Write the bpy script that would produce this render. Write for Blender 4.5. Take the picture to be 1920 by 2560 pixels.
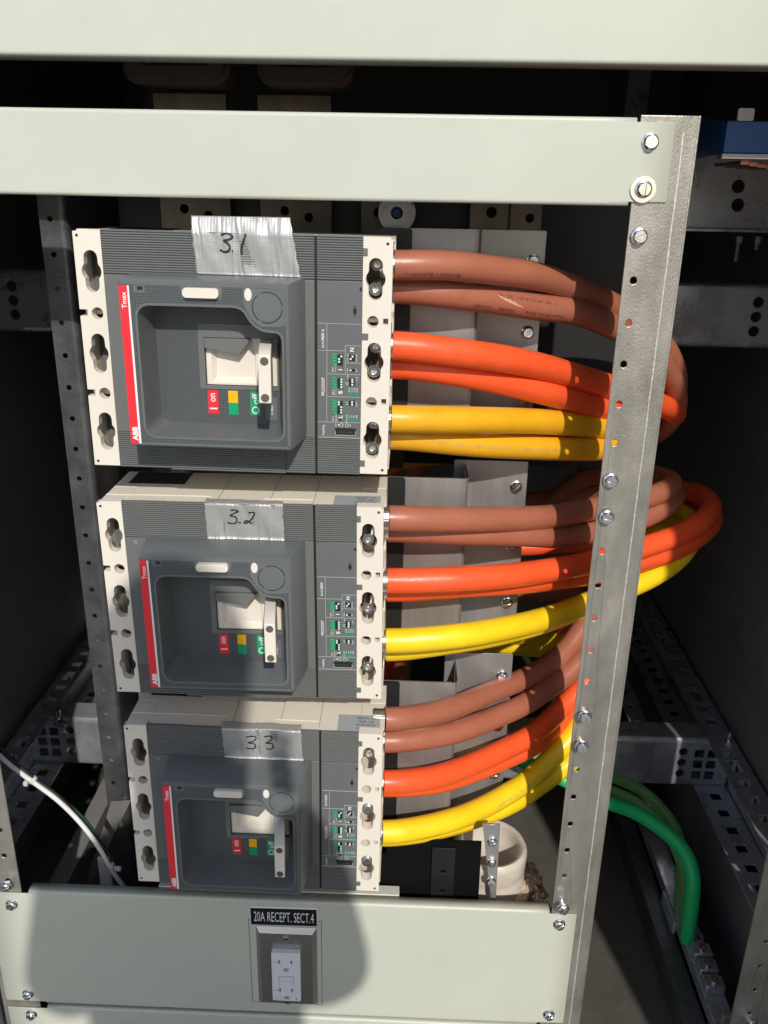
import bpy, bmesh, math, random
from mathutils import Vector, Matrix, noise
from mathutils.geometry import tessellate_polygon
for o in list(bpy.data.objects): bpy.data.objects.remove(o)
SC = bpy.context.scene
COL = SC.collection
R = math.radians
random.seed(7)
# ---------------- camera, sky, sun, exposure ----------------
cd = bpy.data.cameras.new('camera'); cam = bpy.data.objects.new('camera', cd); COL.objects.link(cam)
cam.location = (0.15586081, -0.76330066, 0.03798016)
cam.rotation_euler = (R(69.42676661), R(-1.00735621), R(1.86936978))
cd.sensor_fit = 'VERTICAL'; cd.sensor_height = 24.0; cd.lens = 24.0 * 2144.86487 / 2560
cd.clip_start = 0.01; cd.clip_end = 500
SC.camera = cam
SUN = Vector((-0.22, 1.0, -0.74)).normalized()
elev = math.asin(-SUN.z); rot = math.atan2(-SUN.x, -SUN.y)
W = bpy.data.worlds.new('World'); SC.world = W; W.use_nodes = True
nt = W.node_tree; bg = nt.nodes['Background']
sk = nt.nodes.new('ShaderNodeTexSky'); sk.sky_type = 'NISHITA'; sk.sun_disc = False
sk.sun_elevation = elev; sk.sun_rotation = rot
nt.links.new(sk.outputs[0], bg.inputs[0]); bg.inputs[1].default_value = 0.14
sd = bpy.data.lights.new('sun', 'SUN'); sd.energy = 3.5; sd.angle = R(0.75); sd.color = (1.0, 0.955, 0.885)
sun = bpy.data.objects.new('sun', sd); COL.objects.link(sun)
sun.rotation_euler = SUN.to_track_quat('-Z', 'Y').to_euler()
vs = SC.view_settings; vs.view_transform = 'Standard'; vs.look = 'None'; vs.exposure = 0.0; vs.gamma = 1.0
SC.render.engine = 'CYCLES'

# ---------------- materials ----------------
def mat(name, col, rough=.5, metal=0., spec=.5, var=0., vscale=60., bump=0., bscale=200., stretch=(1,1,1), coat=0., speck=None, rvar=0.):
    m = bpy.data.materials.new(name); m.use_nodes = True
    n = m.node_tree.nodes; l = m.node_tree.links; b = n['Principled BSDF']
    b.inputs['Base Color'].default_value = (*col, 1); b.inputs['Roughness'].default_value = rough
    b.inputs['Metallic'].default_value = metal; b.inputs['Specular IOR Level'].default_value = spec
    b.inputs['Coat Weight'].default_value = coat; b.inputs['Coat Roughness'].default_value = .15
    tc = n.new('ShaderNodeTexCoord'); mp = n.new('ShaderNodeMapping'); l.new(tc.outputs['Object'], mp.inputs[0]); mp.inputs['Scale'].default_value = stretch
    if var or rvar:
        nz = n.new('ShaderNodeTexNoise'); nz.inputs['Scale'].default_value = vscale; nz.inputs['Detail'].default_value = 6; nz.inputs['Roughness'].default_value = .65
        l.new(mp.outputs[0], nz.inputs['Vector'])
        if var:
            mr = n.new('ShaderNodeMapRange'); l.new(nz.outputs[0], mr.inputs[0]); mr.inputs[1].default_value = .3; mr.inputs[2].default_value = .7
            mr.inputs[3].default_value = 1 - var; mr.inputs[4].default_value = 1 + var
            mx = n.new('ShaderNodeVectorMath'); mx.operation = 'SCALE'; mx.inputs[0].default_value = col; l.new(mr.outputs[0], mx.inputs['Scale'])
            out = mx.outputs[0]
            if speck:
                vz = n.new('ShaderNodeTexNoise'); vz.inputs['Scale'].default_value = speck[1]; vz.inputs['Detail'].default_value = 3; l.new(mp.outputs[0], vz.inputs['Vector'])
                cr = n.new('ShaderNodeMapRange'); l.new(vz.outputs[0], cr.inputs[0]); cr.inputs[1].default_value = speck[2]; cr.inputs[2].default_value = speck[2] + .06
                mm = n.new('ShaderNodeMix'); mm.data_type = 'RGBA'; l.new(cr.outputs[0], mm.inputs[0]); l.new(out, mm.inputs[6]); mm.inputs[7].default_value = (*speck[0], 1); out = mm.outputs[2]
            l.new(out, b.inputs['Base Color'])
        if rvar:
            m2 = n.new('ShaderNodeMapRange'); l.new(nz.outputs[0], m2.inputs[0]); m2.inputs[1].default_value = .3; m2.inputs[2].default_value = .7
            m2.inputs[3].default_value = max(.05, rough - rvar); m2.inputs[4].default_value = min(1, rough + rvar); l.new(m2.outputs[0], b.inputs['Roughness'])
    if bump:
        nb = n.new('ShaderNodeTexNoise'); nb.inputs['Scale'].default_value = bscale; nb.inputs['Detail'].default_value = 4; l.new(mp.outputs[0], nb.inputs['Vector'])
        bp = n.new('ShaderNodeBump'); bp.inputs['Strength'].default_value = bump; bp.inputs['Distance'].default_value = .001; l.new(nb.outputs[0], bp.inputs['Height']); l.new(bp.outputs[0], b.inputs['Normal'])
    return m
M = {}
M['paint'] = mat('cover_paint', (.515, .525, .445), .42, var=.035, vscale=7, bump=.10, bscale=900, rvar=.05)
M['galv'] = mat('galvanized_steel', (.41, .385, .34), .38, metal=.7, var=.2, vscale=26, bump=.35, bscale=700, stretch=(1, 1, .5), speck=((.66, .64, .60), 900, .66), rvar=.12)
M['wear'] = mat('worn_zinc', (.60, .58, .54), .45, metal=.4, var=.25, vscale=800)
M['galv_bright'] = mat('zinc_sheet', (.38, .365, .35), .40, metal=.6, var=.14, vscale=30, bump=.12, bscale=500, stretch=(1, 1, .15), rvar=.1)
M['galv_dark'] = mat('shade_darkened_zinc', (.13, .135, .14), .38, metal=.6, var=.3, vscale=25, bump=.3, bscale=300, speck=((.25, .25, .25), 500, .66), rvar=.12)  # zinc coloured darker to stand in for the dimness inside the cabinet
M['frame_steel'] = mat('frame_steel', (.55, .57, .60), .3, metal=.7, var=.2, vscale=18, bump=.2, bscale=250, rvar=.12)
M['cab'] = mat('cabinet_inner_paint', (.20, .195, .187), .55, var=.15, vscale=8, bump=.15, bscale=300)
M['zinc'] = mat('bright_zinc_bolt', (.80, .82, .84), .2, metal=1., var=.03, vscale=200, bump=.04, bscale=300)
M['screw'] = mat('set_screw_steel', (.74, .72, .68), .22, metal=1., var=.08, vscale=200)
M['cream'] = mat('cream_plastic', (.72, .66, .565), .5, var=.02, vscale=30, bump=.06, bscale=900)
M['gray'] = mat('grey_plastic', (.132, .138, .131), .5, var=.05, vscale=40, bump=.12, bscale=1200)
M['gray2'] = mat('grey_plastic_smooth', (.122, .131, .132), .42, var=.04, vscale=40, bump=.08, bscale=1200)
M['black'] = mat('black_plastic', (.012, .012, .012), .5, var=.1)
M['red'] = mat('red_print', (.80, .022, .035), .4, var=.02)
M['white'] = mat('white_print', (.78, .78, .76), .5, var=.02)
M['green'] = mat('green_print', (.0, .32, .13), .45, var=.03)
M['yellowp'] = mat('amber_print', (.90, .45, .0), .45, var=.02)
M['label_gray'] = mat('silver_sticker', (.42, .45, .48), .4, metal=.2, var=.03)
M['ink'] = mat('marker_ink', (.012, .011, .012), .45, var=.2, vscale=400)
M['print_gray'] = mat('cable_print', (.10, .05, .04), .6)
M['print_pale'] = mat('cable_print_pale', (.42, .36, .16), .6)
cabc = dict(brown=(.375, .128, .074), orange=(.90, .105, .028), amber=(.80, .40, .015), yellow=(.90, .62, .015), green=(.012, .50, .15), green2=(.13, .34, .11))
for k, c in cabc.items():
    M['c_' + k] = mat('cable_jacket_' + k, c, .36, var=.07, vscale=30, bump=.16, bscale=150, spec=.45, rvar=.12, speck=(tuple(min(1, q*1.25 + .02) for q in c), 260, .72))
M['print_orange'] = mat('faded_print_orange', (.62, .09, .04), .5); M['print_grayblue'] = mat('faded_print_grey', (.28, .16, .13), .5)
M['darkgreen'] = mat('dark_green_wire', (.01, .06, .03), .4)
M['dim'] = mat('shade_darkened_steel', (.012, .012, .013), .5, spec=.3, var=.2)  # steel colour lowered so the bracket looks unlit
M['matte_black'] = mat('shade_black', (.005, .005, .005), .9, spec=.08)  # near-black so the gap under the lowest breaker looks unlit
M['flesh'] = mat('torn_jacket', (.70, .36, .24), .6)
M['strand'] = mat('bare_strand', (.7, .69, .66), .3, metal=1., var=.2, vscale=400, bump=1.0, bscale=260, stretch=(.1, 1, 1))
M['steelp'] = mat('brushed_stainless', (.50, .47, .44), .33, metal=.85, var=.07, vscale=160, stretch=(.04, 1, 1), bump=.25, bscale=700)
M['outlet'] = mat('white_outlet_plastic', (.70, .71, .74), .35, var=.01)
M['slotdark'] = mat('outlet_slot', (.09, .09, .11), .5)
M['lamp_black'] = mat('nameplate_black', (.012, .012, .016), .3)
M['blue'] = mat('blue_insulator', (.008, .075, .24), .4, var=.1, vscale=40)
M['copper'] = mat('copper_bar', (.72, .30, .18), .35, metal=1., var=.2)
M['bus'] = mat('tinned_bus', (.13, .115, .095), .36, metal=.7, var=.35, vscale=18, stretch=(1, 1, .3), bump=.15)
M['brownresin'] = mat('brown_resin', (.16, .10, .08), .3, var=.1)
M['pvc'] = mat('white_pvc_conduit', (.60, .53, .45), .35, var=.2, vscale=22, bump=.3, bscale=120)
M['mortar'] = mat('mortar', (.50, .38, .28), .95, var=.35, vscale=60, bump=1., bscale=200)
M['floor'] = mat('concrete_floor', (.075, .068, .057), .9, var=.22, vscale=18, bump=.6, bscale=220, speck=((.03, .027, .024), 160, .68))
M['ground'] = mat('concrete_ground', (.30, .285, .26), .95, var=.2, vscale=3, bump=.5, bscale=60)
M['cloth'] = mat('work_shirt', (.05, .07, .11), .9, var=.2)
M['skin'] = mat('skin', (.45, .26, .18), .55)
M['wcable'] = mat('white_cable', (.72, .71, .68), .4, var=.05)
M['clear'] = mat('clear_tie', (.62, .62, .60), .3)
# raised-dot plastic
def dots():
    m = mat('dotted_grey_plastic', (.088, .097, .100), .42)
    n = m.node_tree.nodes; l = m.node_tree.links; b = n['Principled BSDF']
    tc = n.new('ShaderNodeTexCoord'); sp = n.new('ShaderNodeSeparateXYZ'); l.new(tc.outputs['Object'], sp.inputs[0])
    s = []
    for ax in ('X', 'Z'):
        a = n.new('ShaderNodeMath'); a.operation = 'MULTIPLY'; a.inputs[1].default_value = 2 * math.pi / .0019; l.new(sp.outputs[ax], a.inputs[0])
        c = n.new('ShaderNodeMath'); c.operation = 'SINE'; l.new(a.outputs[0], c.inputs[0]); s.append(c)
    p = n.new('ShaderNodeMath'); p.operation = 'MINIMUM'; l.new(s[0].outputs[0], p.inputs[0]); l.new(s[1].outputs[0], p.inputs[1])
    q = n.new('ShaderNodeMath'); q.operation = 'MAXIMUM'; l.new(p.outputs[0], q.inputs[0]); q.inputs[1].default_value = -.3
    bp = n.new('ShaderNodeBump'); bp.inputs['Strength'].default_value = 1.; bp.inputs['Distance'].default_value = .00045
    l.new(q.outputs[0], bp.inputs['Height']); l.new(bp.outputs[0], b.inputs['Normal'])
    return m
M['dots'] = dots()
def duct():
    m = mat('duct_tape', (.40, .395, .385), .42, metal=.45, var=.06, vscale=60)
    n = m.node_tree.nodes; l = m.node_tree.links; b = n['Principled BSDF']
    tc = n.new('ShaderNodeTexCoord'); sp = n.new('ShaderNodeSeparateXYZ'); l.new(tc.outputs['Object'], sp.inputs[0])
    nz = n.new('ShaderNodeTexNoise'); nz.inputs['Scale'].default_value = 120; l.new(tc.outputs['Object'], nz.inputs['Vector'])
    s = []
    for ax, pp in (('X', .0026), ('Z', .0014)):
        a = n.new('ShaderNodeMath'); a.operation = 'MULTIPLY'; a.inputs[1].default_value = 2 * math.pi / pp; l.new(sp.outputs[ax], a.inputs[0])
        c = n.new('ShaderNodeMath'); c.operation = 'SINE'; l.new(a.outputs[0], c.inputs[0]); s.append(c)
    p = n.new('ShaderNodeMath'); p.operation = 'ADD'; l.new(s[0].outputs[0], p.inputs[0]); l.new(s[1].outputs[0], p.inputs[1])
    q = n.new('ShaderNodeMath'); q.operation = 'MULTIPLY_ADD'; l.new(p.outputs[0], q.inputs[0]); q.inputs[1].default_value = .07; l.new(nz.outputs[0], q.inputs[2])
    bp = n.new('ShaderNodeBump'); bp.inputs['Strength'].default_value = .6; bp.inputs['Distance'].default_value = .0005
    l.new(q.outputs[0], bp.inputs['Height']); l.new(bp.outputs[0], b.inputs['Normal'])
    return m
M['tape'] = duct()
DARK = M['cab']

# ---------------- helpers ----------------
def tag(o, label=None, cat=None, group=None, kind=None):
    if label: o['label'] = label
    if cat: o['category'] = cat
    if group: o['group'] = group
    if kind: o['kind'] = kind
    return o
def empty(name, loc, label, cat, group=None, rot=(0, 0, 0)):
    o = bpy.data.objects.new(name, None); COL.objects.link(o); o.location = loc; o.rotation_euler = rot; o.empty_display_size = .02
    return tag(o, label, cat, group)
def obj(name, bm, m, parent=None, bevel=0., smooth=30, seg=2, recalc=True):
    if recalc: bmesh.ops.recalc_face_normals(bm, faces=bm.faces)
    me = bpy.data.meshes.new(name); bm.to_mesh(me); bm.free()
    mats = m if isinstance(m, (list, tuple)) else [m]
    for x in mats: me.materials.append(x)
    o = bpy.data.objects.new(name, me); COL.objects.link(o)
    if parent is not None: o.parent = parent
    if bevel:
        b = o.modifiers.new('bevel', 'BEVEL'); b.width = bevel; b.segments = seg; b.limit_method = 'ANGLE'; b.angle_limit = R(35); b.harden_normals = False
    if smooth:
        for f in me.polygons: f.use_smooth = True
        me.set_sharp_from_angle(angle=R(smooth))
    return o
B = bmesh.new
def box(bm, x0, x1, y0, y1, z0, z1, T=None, mi=0):
    vs_ = [bm.verts.new(v) for v in ((x0,y0,z0),(x1,y0,z0),(x1,y1,z0),(x0,y1,z0),(x0,y0,z1),(x1,y0,z1),(x1,y1,z1),(x0,y1,z1))]
    for f in ((0,1,5,4),(1,2,6,5),(2,3,7,6),(3,0,4,7),(4,5,6,7),(3,2,1,0)):
        fc = bm.faces.new([vs_[i] for i in f]); fc.material_index = mi
    if T is not None: bmesh.ops.transform(bm, matrix=T, verts=vs_)
    return vs_
def plate(bm, outer, holes, y0, y1, T=None, back=True):
    """polygon with holes in XZ (x,z), extruded along Y from y0 (front) to y1"""
    loops = [list(outer)] + [list(h) for h in holes]
    tris = tessellate_polygon([[Vector((p[0], p[1], 0)) for p in lp] for lp in loops])
    flat = [p for lp in loops for p in lp]
    F = [bm.verts.new((p[0], y0, p[1])) for p in flat]; K = [bm.verts.new((p[0], y1, p[1])) for p in flat]
    for t in tris:
        try:
            bm.faces.new([F[i] for i in t])
            if back: bm.faces.new([K[i] for i in reversed(t)])
        except ValueError: pass
    i = 0
    for lp in loops:
        n = len(lp)
        for k in range(n):
            a, b = i + k, i + (k + 1) % n
            try: bm.faces.new((F[a], F[b], K[b], K[a]))
            except ValueError: pass
        i += n
    if T is not None: bmesh.ops.transform(bm, matrix=T, verts=F + K)
    bmesh.ops.dissolve_limit(bm, angle_limit=R(1), verts=[v for v in F + K if v.is_valid], edges=[e for e in bm.edges if e.is_valid and all(v in set(F + K) for v in e.verts)]) if len(flat) < 40 and not holes else None
    return F + K
def circ(cx, cz, r, n=20, r2=None, a0=0.):
    r2 = r2 or r
    return [(cx + r * math.cos(a0 + 2 * math.pi * k / n), cz + r2 * math.sin(a0 + 2 * math.pi * k / n)) for k in range(n)]
def rect(x0, x1, z0, z1, r=0., n=4):
    if r <= 0: return [(x0, z0), (x1, z0), (x1, z1), (x0, z1)]
    P = []
    for cx, cz, a in ((x1 - r, z0 + r, -90), (x1 - r, z1 - r, 0), (x0 + r, z1 - r, 90), (x0 + r, z0 + r, 180)):
        for k in range(n + 1): P.append((cx + r * math.cos(R(a + 90 * k / n)), cz + r * math.sin(R(a + 90 * k / n))))
    return P
def cyl(bm, c, ax, r, h, n=20, r2=None, a0=0., mi=0):
    """cylinder from point c along axis ax for length h"""
    ax = Vector(ax).normalized(); u = ax.orthogonal().normalized(); v = ax.cross(u); c = Vector(c); r2 = r if r2 is None else r2
    A = [bm.verts.new(c + r * (math.cos(a0 + 2*math.pi*k/n) * u + math.sin(a0 + 2*math.pi*k/n) * v)) for k in range(n)]
    D = [bm.verts.new(c + ax * h + r2 * (math.cos(a0 + 2*math.pi*k/n) * u + math.sin(a0 + 2*math.pi*k/n) * v)) for k in range(n)]
    for k in range(n):
        f = bm.faces.new((A[k], A[(k+1) % n], D[(k+1) % n], D[k])); f.material_index = mi
    bm.faces.new(list(reversed(A))).material_index = mi; bm.faces.new(D).material_index = mi
    return A + D
def lathe(bm, prof, c, ax=(0, 0, 1), n=40, close=False):
    ax = Vector(ax).normalized(); u = ax.orthogonal().normalized(); v = ax.cross(u); c = Vector(c); rings = []
    for r, h in prof: rings.append([bm.verts.new(c + ax * h + r * (math.cos(2*math.pi*k/n) * u + math.sin(2*math.pi*k/n) * v)) for k in range(n)])
    for a, b in zip(rings, rings[1:]):
        for k in range(n): bm.faces.new((a[k], a[(k+1) % n], b[(k+1) % n], b[k]))
    if close: bm.faces.new(list(reversed(rings[0]))); bm.faces.new(rings[-1])
def catmull(P, step=.006):
    P = [Vector(p) for p in P]; Q = [P[0] * 2 - P[1]] + P + [P[-1] * 2 - P[-2]]; out = []
    for i in range(1, len(Q) - 2):
        p0, p1, p2, p3 = Q[i-1], Q[i], Q[i+1], Q[i+2]; n = max(2, int((p2 - p1).length / step))
        # centripetal parameters
        t0 = 0; t1 = t0 + max(1e-5, (p1-p0).length) ** .5; t2 = t1 + max(1e-5, (p2-p1).length) ** .5; t3 = t2 + max(1e-5, (p3-p2).length) ** .5
        for k in range(n):
            t = t1 + (t2 - t1) * k / n
            a1 = p0 * ((t1-t)/(t1-t0)) + p1 * ((t-t0)/(t1-t0)); a2 = p1 * ((t2-t)/(t2-t1)) + p2 * ((t-t1)/(t2-t1)); a3 = p2 * ((t3-t)/(t3-t2)) + p3 * ((t-t2)/(t3-t2))
            b1 = a1 * ((t2-t)/(t2-t0)) + a2 * ((t-t0)/(t2-t0)); b2 = a2 * ((t3-t)/(t3-t1)) + a3 * ((t-t1)/(t3-t1))
            out.append(b1 * ((t2-t)/(t2-t1)) + b2 * ((t-t1)/(t2-t1)))
    out.append(P[-1])
    return out
def relax(pts, it=6):
    p = [Vector(q) for q in pts]
    for _ in range(it):
        p = [p[0]] + [(p[i-1] + 2*p[i] + p[i+1]) / 4 for i in range(1, len(p)-1)] + [p[-1]]
    return p
def tube(bm, pts, r, n=20, caps=True, mi=0):
    pts = [Vector(p) for p in pts]; rings = []; t = (pts[1] - pts[0]).normalized(); u = t.orthogonal().normalized()
    for i, p in enumerate(pts):
        t2 = (pts[min(i+1, len(pts)-1)] - pts[max(i-1, 0)]).normalized(); q = t.rotation_difference(t2); u = (q @ u); u = (u - t2 * u.dot(t2)).normalized(); t = t2; v = t.cross(u)
        rr = r(i / (len(pts)-1)) if callable(r) else r
        rings.append([bm.verts.new(p + rr * (math.cos(2*math.pi*k/n) * u + math.sin(2*math.pi*k/n) * v)) for k in range(n)])
    for a, b in zip(rings, rings[1:]):
        for k in range(n): bm.faces.new((a[k], a[(k+1) % n], b[(k+1) % n], b[k])).material_index = mi
    if caps: bm.faces.new(list(reversed(rings[0]))).material_index = mi; bm.faces.new(rings[-1]).material_index = mi
_tc = {}
def glyphs(s, bold=0., sx=1., track=1.):
    key = (s, bold, sx, track)
    if key in _tc: return _tc[key]
    c = bpy.data.curves.new('t', 'FONT'); c.body = s; c.size = 1.; c.align_x = 'CENTER'; c.align_y = 'CENTER'; c.offset = bold; c.space_character = track; c.resolution_u = 3
    o = bpy.data.objects.new('t', c); COL.objects.link(o); dg = bpy.context.evaluated_depsgraph_get(); me = o.evaluated_get(dg).to_mesh()
    V = [(v.co.x, v.co.y) for v in me.vertices]; F = [tuple(p.vertices) for p in me.polygons]
    o.evaluated_get(dg).to_mesh_clear(); bpy.data.objects.remove(o); bpy.data.curves.remove(c)
    xs = [v[0] for v in V]; ys = [v[1] for v in V]; cx = (min(xs)+max(xs))/2; cy = (min(ys)+max(ys))/2; w = max(xs)-min(xs); h = max(ys)-min(ys)
    V = [((x-cx)/h, (y-cy)/h) for x, y in V]; _tc[key] = (V, F, w/h); return _tc[key]
def text(bm, s, c, ua, va, h, length=None, bold=0., mi=0, track=1.):
    """flat lettering: cap height h, total length, reading along ua, up along va"""
    V, F, asp = glyphs(s, bold, 1., track); c = Vector(c); ua = Vector(ua); va = Vector(va); L = length if length else asp * h
    vv = [bm.verts.new(c + ua * (x * L / asp) + va * (y * h)) for x, y in V]
    for f in F:
        try: bm.faces.new([vv[i] for i in f]).material_index = mi
        except ValueError: pass
X, Y_, Z = Vector((1,0,0)), Vector((0,1,0)), Vector((0,0,1))
def ribbon(bm, pts, w, fn, mi=0):
    """flat stroke through 2D points, mapped to 3D by fn"""
    P = [Vector((p[0], 0, p[1])) for p in pts]; P = catmull(P, .8) if len(P) > 2 else [P[0].lerp(P[1], k / 4) for k in range(5)]
    prev = None
    for i, p in enumerate(P):
        t = (P[min(i+1, len(P)-1)] - P[max(0, i-1)]).normalized(); nrm = Vector((-t.z, 0, t.x)); ww = w * (.85 + .3 * noise.noise(p * .7))
        if i in (0, len(P)-1): ww *= .6
        a, b = p + nrm * ww, p - nrm * ww; cur = (bm.verts.new(fn(a.x, a.z)), bm.verts.new(fn(b.x, b.z)))
        if prev: bm.faces.new((prev[0], cur[0], cur[1], prev[1])).material_index = mi
        prev = cur
def bolt(parent, x, y, z, proj=0., ang=35, washer=0., r=.0058, nm='bolt', lab=None):
    bm = B()
    if washer: lathe(bm, [(washer*.42, 0), (washer, 0), (washer, -.0016), (washer*.45, -.0016)], (x, y, z), (0, 1, 0), 32)
    y1 = y - (.0016 if washer else 0) - proj
    if proj: 
        pr = []; k = 0; hh = 0
        while hh < proj + .001: pr += [(.0029, -hh), (.0034, -hh - .0005)]; hh += .001
        lathe(bm, pr, (x, y, z), (0, 1, 0), 16)
    lathe(bm, [(.002, 0), (r*1.28, 0), (r*1.28, -.0009), (r*1.0, -.0016)], (x, y1, z), (0, 1, 0), 28)
    hexa = circ(0, 0, r, 6, a0=R(ang)); c_, s_ = math.cos(R(ang)), math.sin(R(ang))
    T = Matrix.Translation((x, y1 - .0014, z))
    plate(bm, hexa, [], -.0032, 0, T)
    # two half caps leave a driver slot between them
    for sg in (-1, 1):
        half = []
        for k in range(13):
            a = R(180 * k / 12); px, pz = r*.9*math.cos(a), r*.9*math.sin(a)
            pz = max(pz, .0008); half.append((px, pz * sg))
        if sg < 0: half.reverse()
        rot_ = Matrix.Rotation(-R(ang + 12), 4, 'Y')
        plate(bm, half, [], -.0012, 0, Matrix.Translation((x, y1 - .0046, z)) @ rot_)
    o = obj(nm, bm, M['zinc'], parent, smooth=35, bevel=.0003, seg=1)
    if lab: o['label'] = lab
    return o

# ---------------- setting ----------------
bm = B(); box(bm, -60, 60, -60, 60, -1.35, -1.2); tag(obj('ground', bm, M['ground'], smooth=0), kind='structure')
bm = B()
nx = 60
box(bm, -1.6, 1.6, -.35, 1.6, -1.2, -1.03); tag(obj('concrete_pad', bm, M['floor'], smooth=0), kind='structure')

# ---------------- cabinet ----------------
cab = empty('electrical_cabinet', (.115, .44, -1.03), 'open dark steel switchboard cabinet around all the breakers and cables', 'cabinet')
def cpart(name, bm, m, **k):
    o = obj(name, bm, m, cab, **k); o.matrix_parent_inverse = Matrix.Translation(-Vector(cab.location)); return o
bm = B(); box(bm, .705, .71, .0, 1.25, -1.03, .6); cpart('side_panel', bm, DARK)
bm = B(); box(bm, -.475, -.47, .0, 1.25, -1.03, .6); cpart('side_panel', bm, DARK)
bm = B(); box(bm, -.47, .705, 1.244, 1.249, -1.03, .6); cpart('back_panel', bm, DARK)
bm = B(); box(bm, -.475, .71, .0, 1.25, .6, .605); cpart('roof_panel', bm, DARK)
bm = B(); box(bm, .668, .69, -.62, -.01, -1.0, .62); cpart('door', bm, M['paint'], bevel=.003)
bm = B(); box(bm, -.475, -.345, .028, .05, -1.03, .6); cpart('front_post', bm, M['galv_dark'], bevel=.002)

bm = B(); box(bm, .6530, .6555, .03, 1.2, -1.03, -.876); cpart('lower_liner', bm, DARK)
# base channel along the right (dark strip beside the concrete) and lower side rails
bm = B(); box(bm, .545, .572, .0, 1.2, -1.03, -.985); box(bm, .572, .60, .0, 1.2, -1.03, -.975)
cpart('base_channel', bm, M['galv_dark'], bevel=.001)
bm = B(); box(bm, -.38, -.35, .0, 1.2, -1.03, -.975); cpart('base_channel', bm, M['cab'], bevel=.001)

def perforated(name, x0, x1, y0, y1, z, n, hole, label, flange, side):
    """flat rail lying in XY at height z, with square holes; flange hangs down"""
    bm = B(); hs = []
    L = y1 - y0
    for k in range(n):
        yc = y0 + L * (k + .5) / n; w = hole * (2.0 if k % 5 == 2 else 1.)
        hs.append([(x0 + (x1-x0)*.5 - hole*.55, yc - w/2), (x0 + (x1-x0)*.5 + hole*.55, yc - w/2), (x0 + (x1-x0)*.5 + hole*.55, yc + w/2), (x0 + (x1-x0)*.5 - hole*.55, yc + w/2)])
    T = Matrix(((1,0,0,0),(0,0,1,0),(0,1,0,z),(0,0,0,1)))
    plate(bm, [(x0,y0),(x1,y0),(x1,y1),(x0,y1)], hs, 0, -.002, T)
    xs = x0 if side < 0 else x1
    # vertical web with holes, on the outer side
    hs = [[(y0 + L*(k+.5)/n - hole/2, z - flange*.55), (y0 + L*(k+.5)/n + hole/2, z - flange*.55), (y0 + L*(k+.5)/n + hole/2, z - flange*.35), (y0 + L*(k+.5)/n - hole/2, z - flange*.35)] for k in range(n)]
    T = Matrix(((0,1,0,xs),(1,0,0,0),(0,0,1,0),(0,0,0,1)))
    plate(bm, [(y0, z-flange),(y1, z-flange),(y1, z-.0025),(y0, z-.0025)], hs, 0, .002*side, T)
    # lower inner flange
    hs = []
    xi0, xi1 = (xs, xs - .05) if side > 0 else (xs + .05, xs)
    lo, hi = min(xi0, xi1), max(xi0, xi1)
    for k in range(n):
        yc = y0 + L * (k + .5) / n; hs.append([(lo + .016, yc - hole*.5), (lo + .032, yc - hole*.5), (lo + .032, yc + hole*.5), (lo + .016, yc + hole*.5)])
    T = Matrix(((1,0,0,0),(0,0,1,0),(0,1,0,z - flange - .002),(0,0,0,1)))
    plate(bm, [(lo - .003,y0),(hi,y0),(hi,y1),(lo - .003,y1)], hs, 0, -.002, T)
    o = obj(name, bm, M['frame_steel'], bevel=.0004, seg=1); tag(o, label, 'rail', 'perforated side rails low in the cabinet'); return o
perforated('side_rail', .655, .698, .06, 1.2, -.784, 29, .015, 'perforated steel rail running back along the cabinet wall, right of the green cables', .087, 1)
perforated('side_rail', -.455, -.418, .06, 1.2, -.784, 29, .015, 'perforated steel rail running back along the left wall, under the white cable', .087, -1)

for xa, xb, lab in ((-.365, -.335, 'second perforated strip running back beside the left side rail'), (.575, .605, 'second perforated strip running back beside the right side rail')):
    bm = B(); hs = [rect((xa+xb)/2 - .006, (xa+xb)/2 + .006, y - .008, y + .008) for y in [.52 + .055*k for k in range(12)]]
    T = Matrix(((1,0,0,0),(0,0,1,0),(0,1,0,-.86),(0,0,0,1)))
    plate(bm, [(xa,.46),(xb,.46),(xb,1.2),(xa,1.2)], hs, 0, -.002, T); box(bm, xa-.002, xa, .46, 1.2, -.90, -.86) if xa < 0 else box(bm, xb, xb+.002, .46, 1.2, -.90, -.86)
    tag(obj('perforated_strip', bm, M['frame_steel'], bevel=.0003, seg=1), lab, 'rail', 'perforated side rails low in the cabinet')
def crossbeam(z0, z1, label, squares):
    o_ = empty('crossbeam', (.13, .42, z0), label, 'beam', 'crossbeams between the cabinet sides')
    bm = B(); hs = []
    P = (z1 - z0)
    for xc in (-.3875, .6185):
        for k in range(3): hs.append(circ(xc - .13, P*.78 - k * P*.272, .0072, 18))
    if squares:
        for sx in (-1, 1):
            for i in range(2):
                for k in range(3):
                    xc = (.645 + i*.021 if sx > 0 else -.4145 - i*.021) - .13; zc = P*.74 - k*P*.265; hs.append(rect(xc-.0075, xc+.0075, zc-.0075, zc+.0075, .0015, 2))
    plate(bm, rect(-.585, .565, 0, P), hs, 0, .002)
    # rounded top and bottom returns
    for zz, sg in ((P, 1), (0, -1)):
        prof = [(0, zz), (.0010, zz + sg*.0035), (.0040, zz + sg*.0062), (.009, zz + sg*.0070), (.045, zz + sg*.0070)]
        for a, b in zip(prof, prof[1:]):
            v = [bm.verts.new(p) for p in ((-.585, a[0], a[1]), (.565, a[0], a[1]), (.565, b[0], b[1]), (-.585, b[0], b[1]))]; bm.faces.new(v)
    obj('web', bm, M['frame_steel'], o_, smooth=50)
    return o_
crossbeam(-.148, -.078, 'dark steel crossbeam with three round holes behind the upper breaker', False)
lb = crossbeam(-.868, -.79, 'dark steel crossbeam with square holes at its ends, low behind the cables', True)
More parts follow.
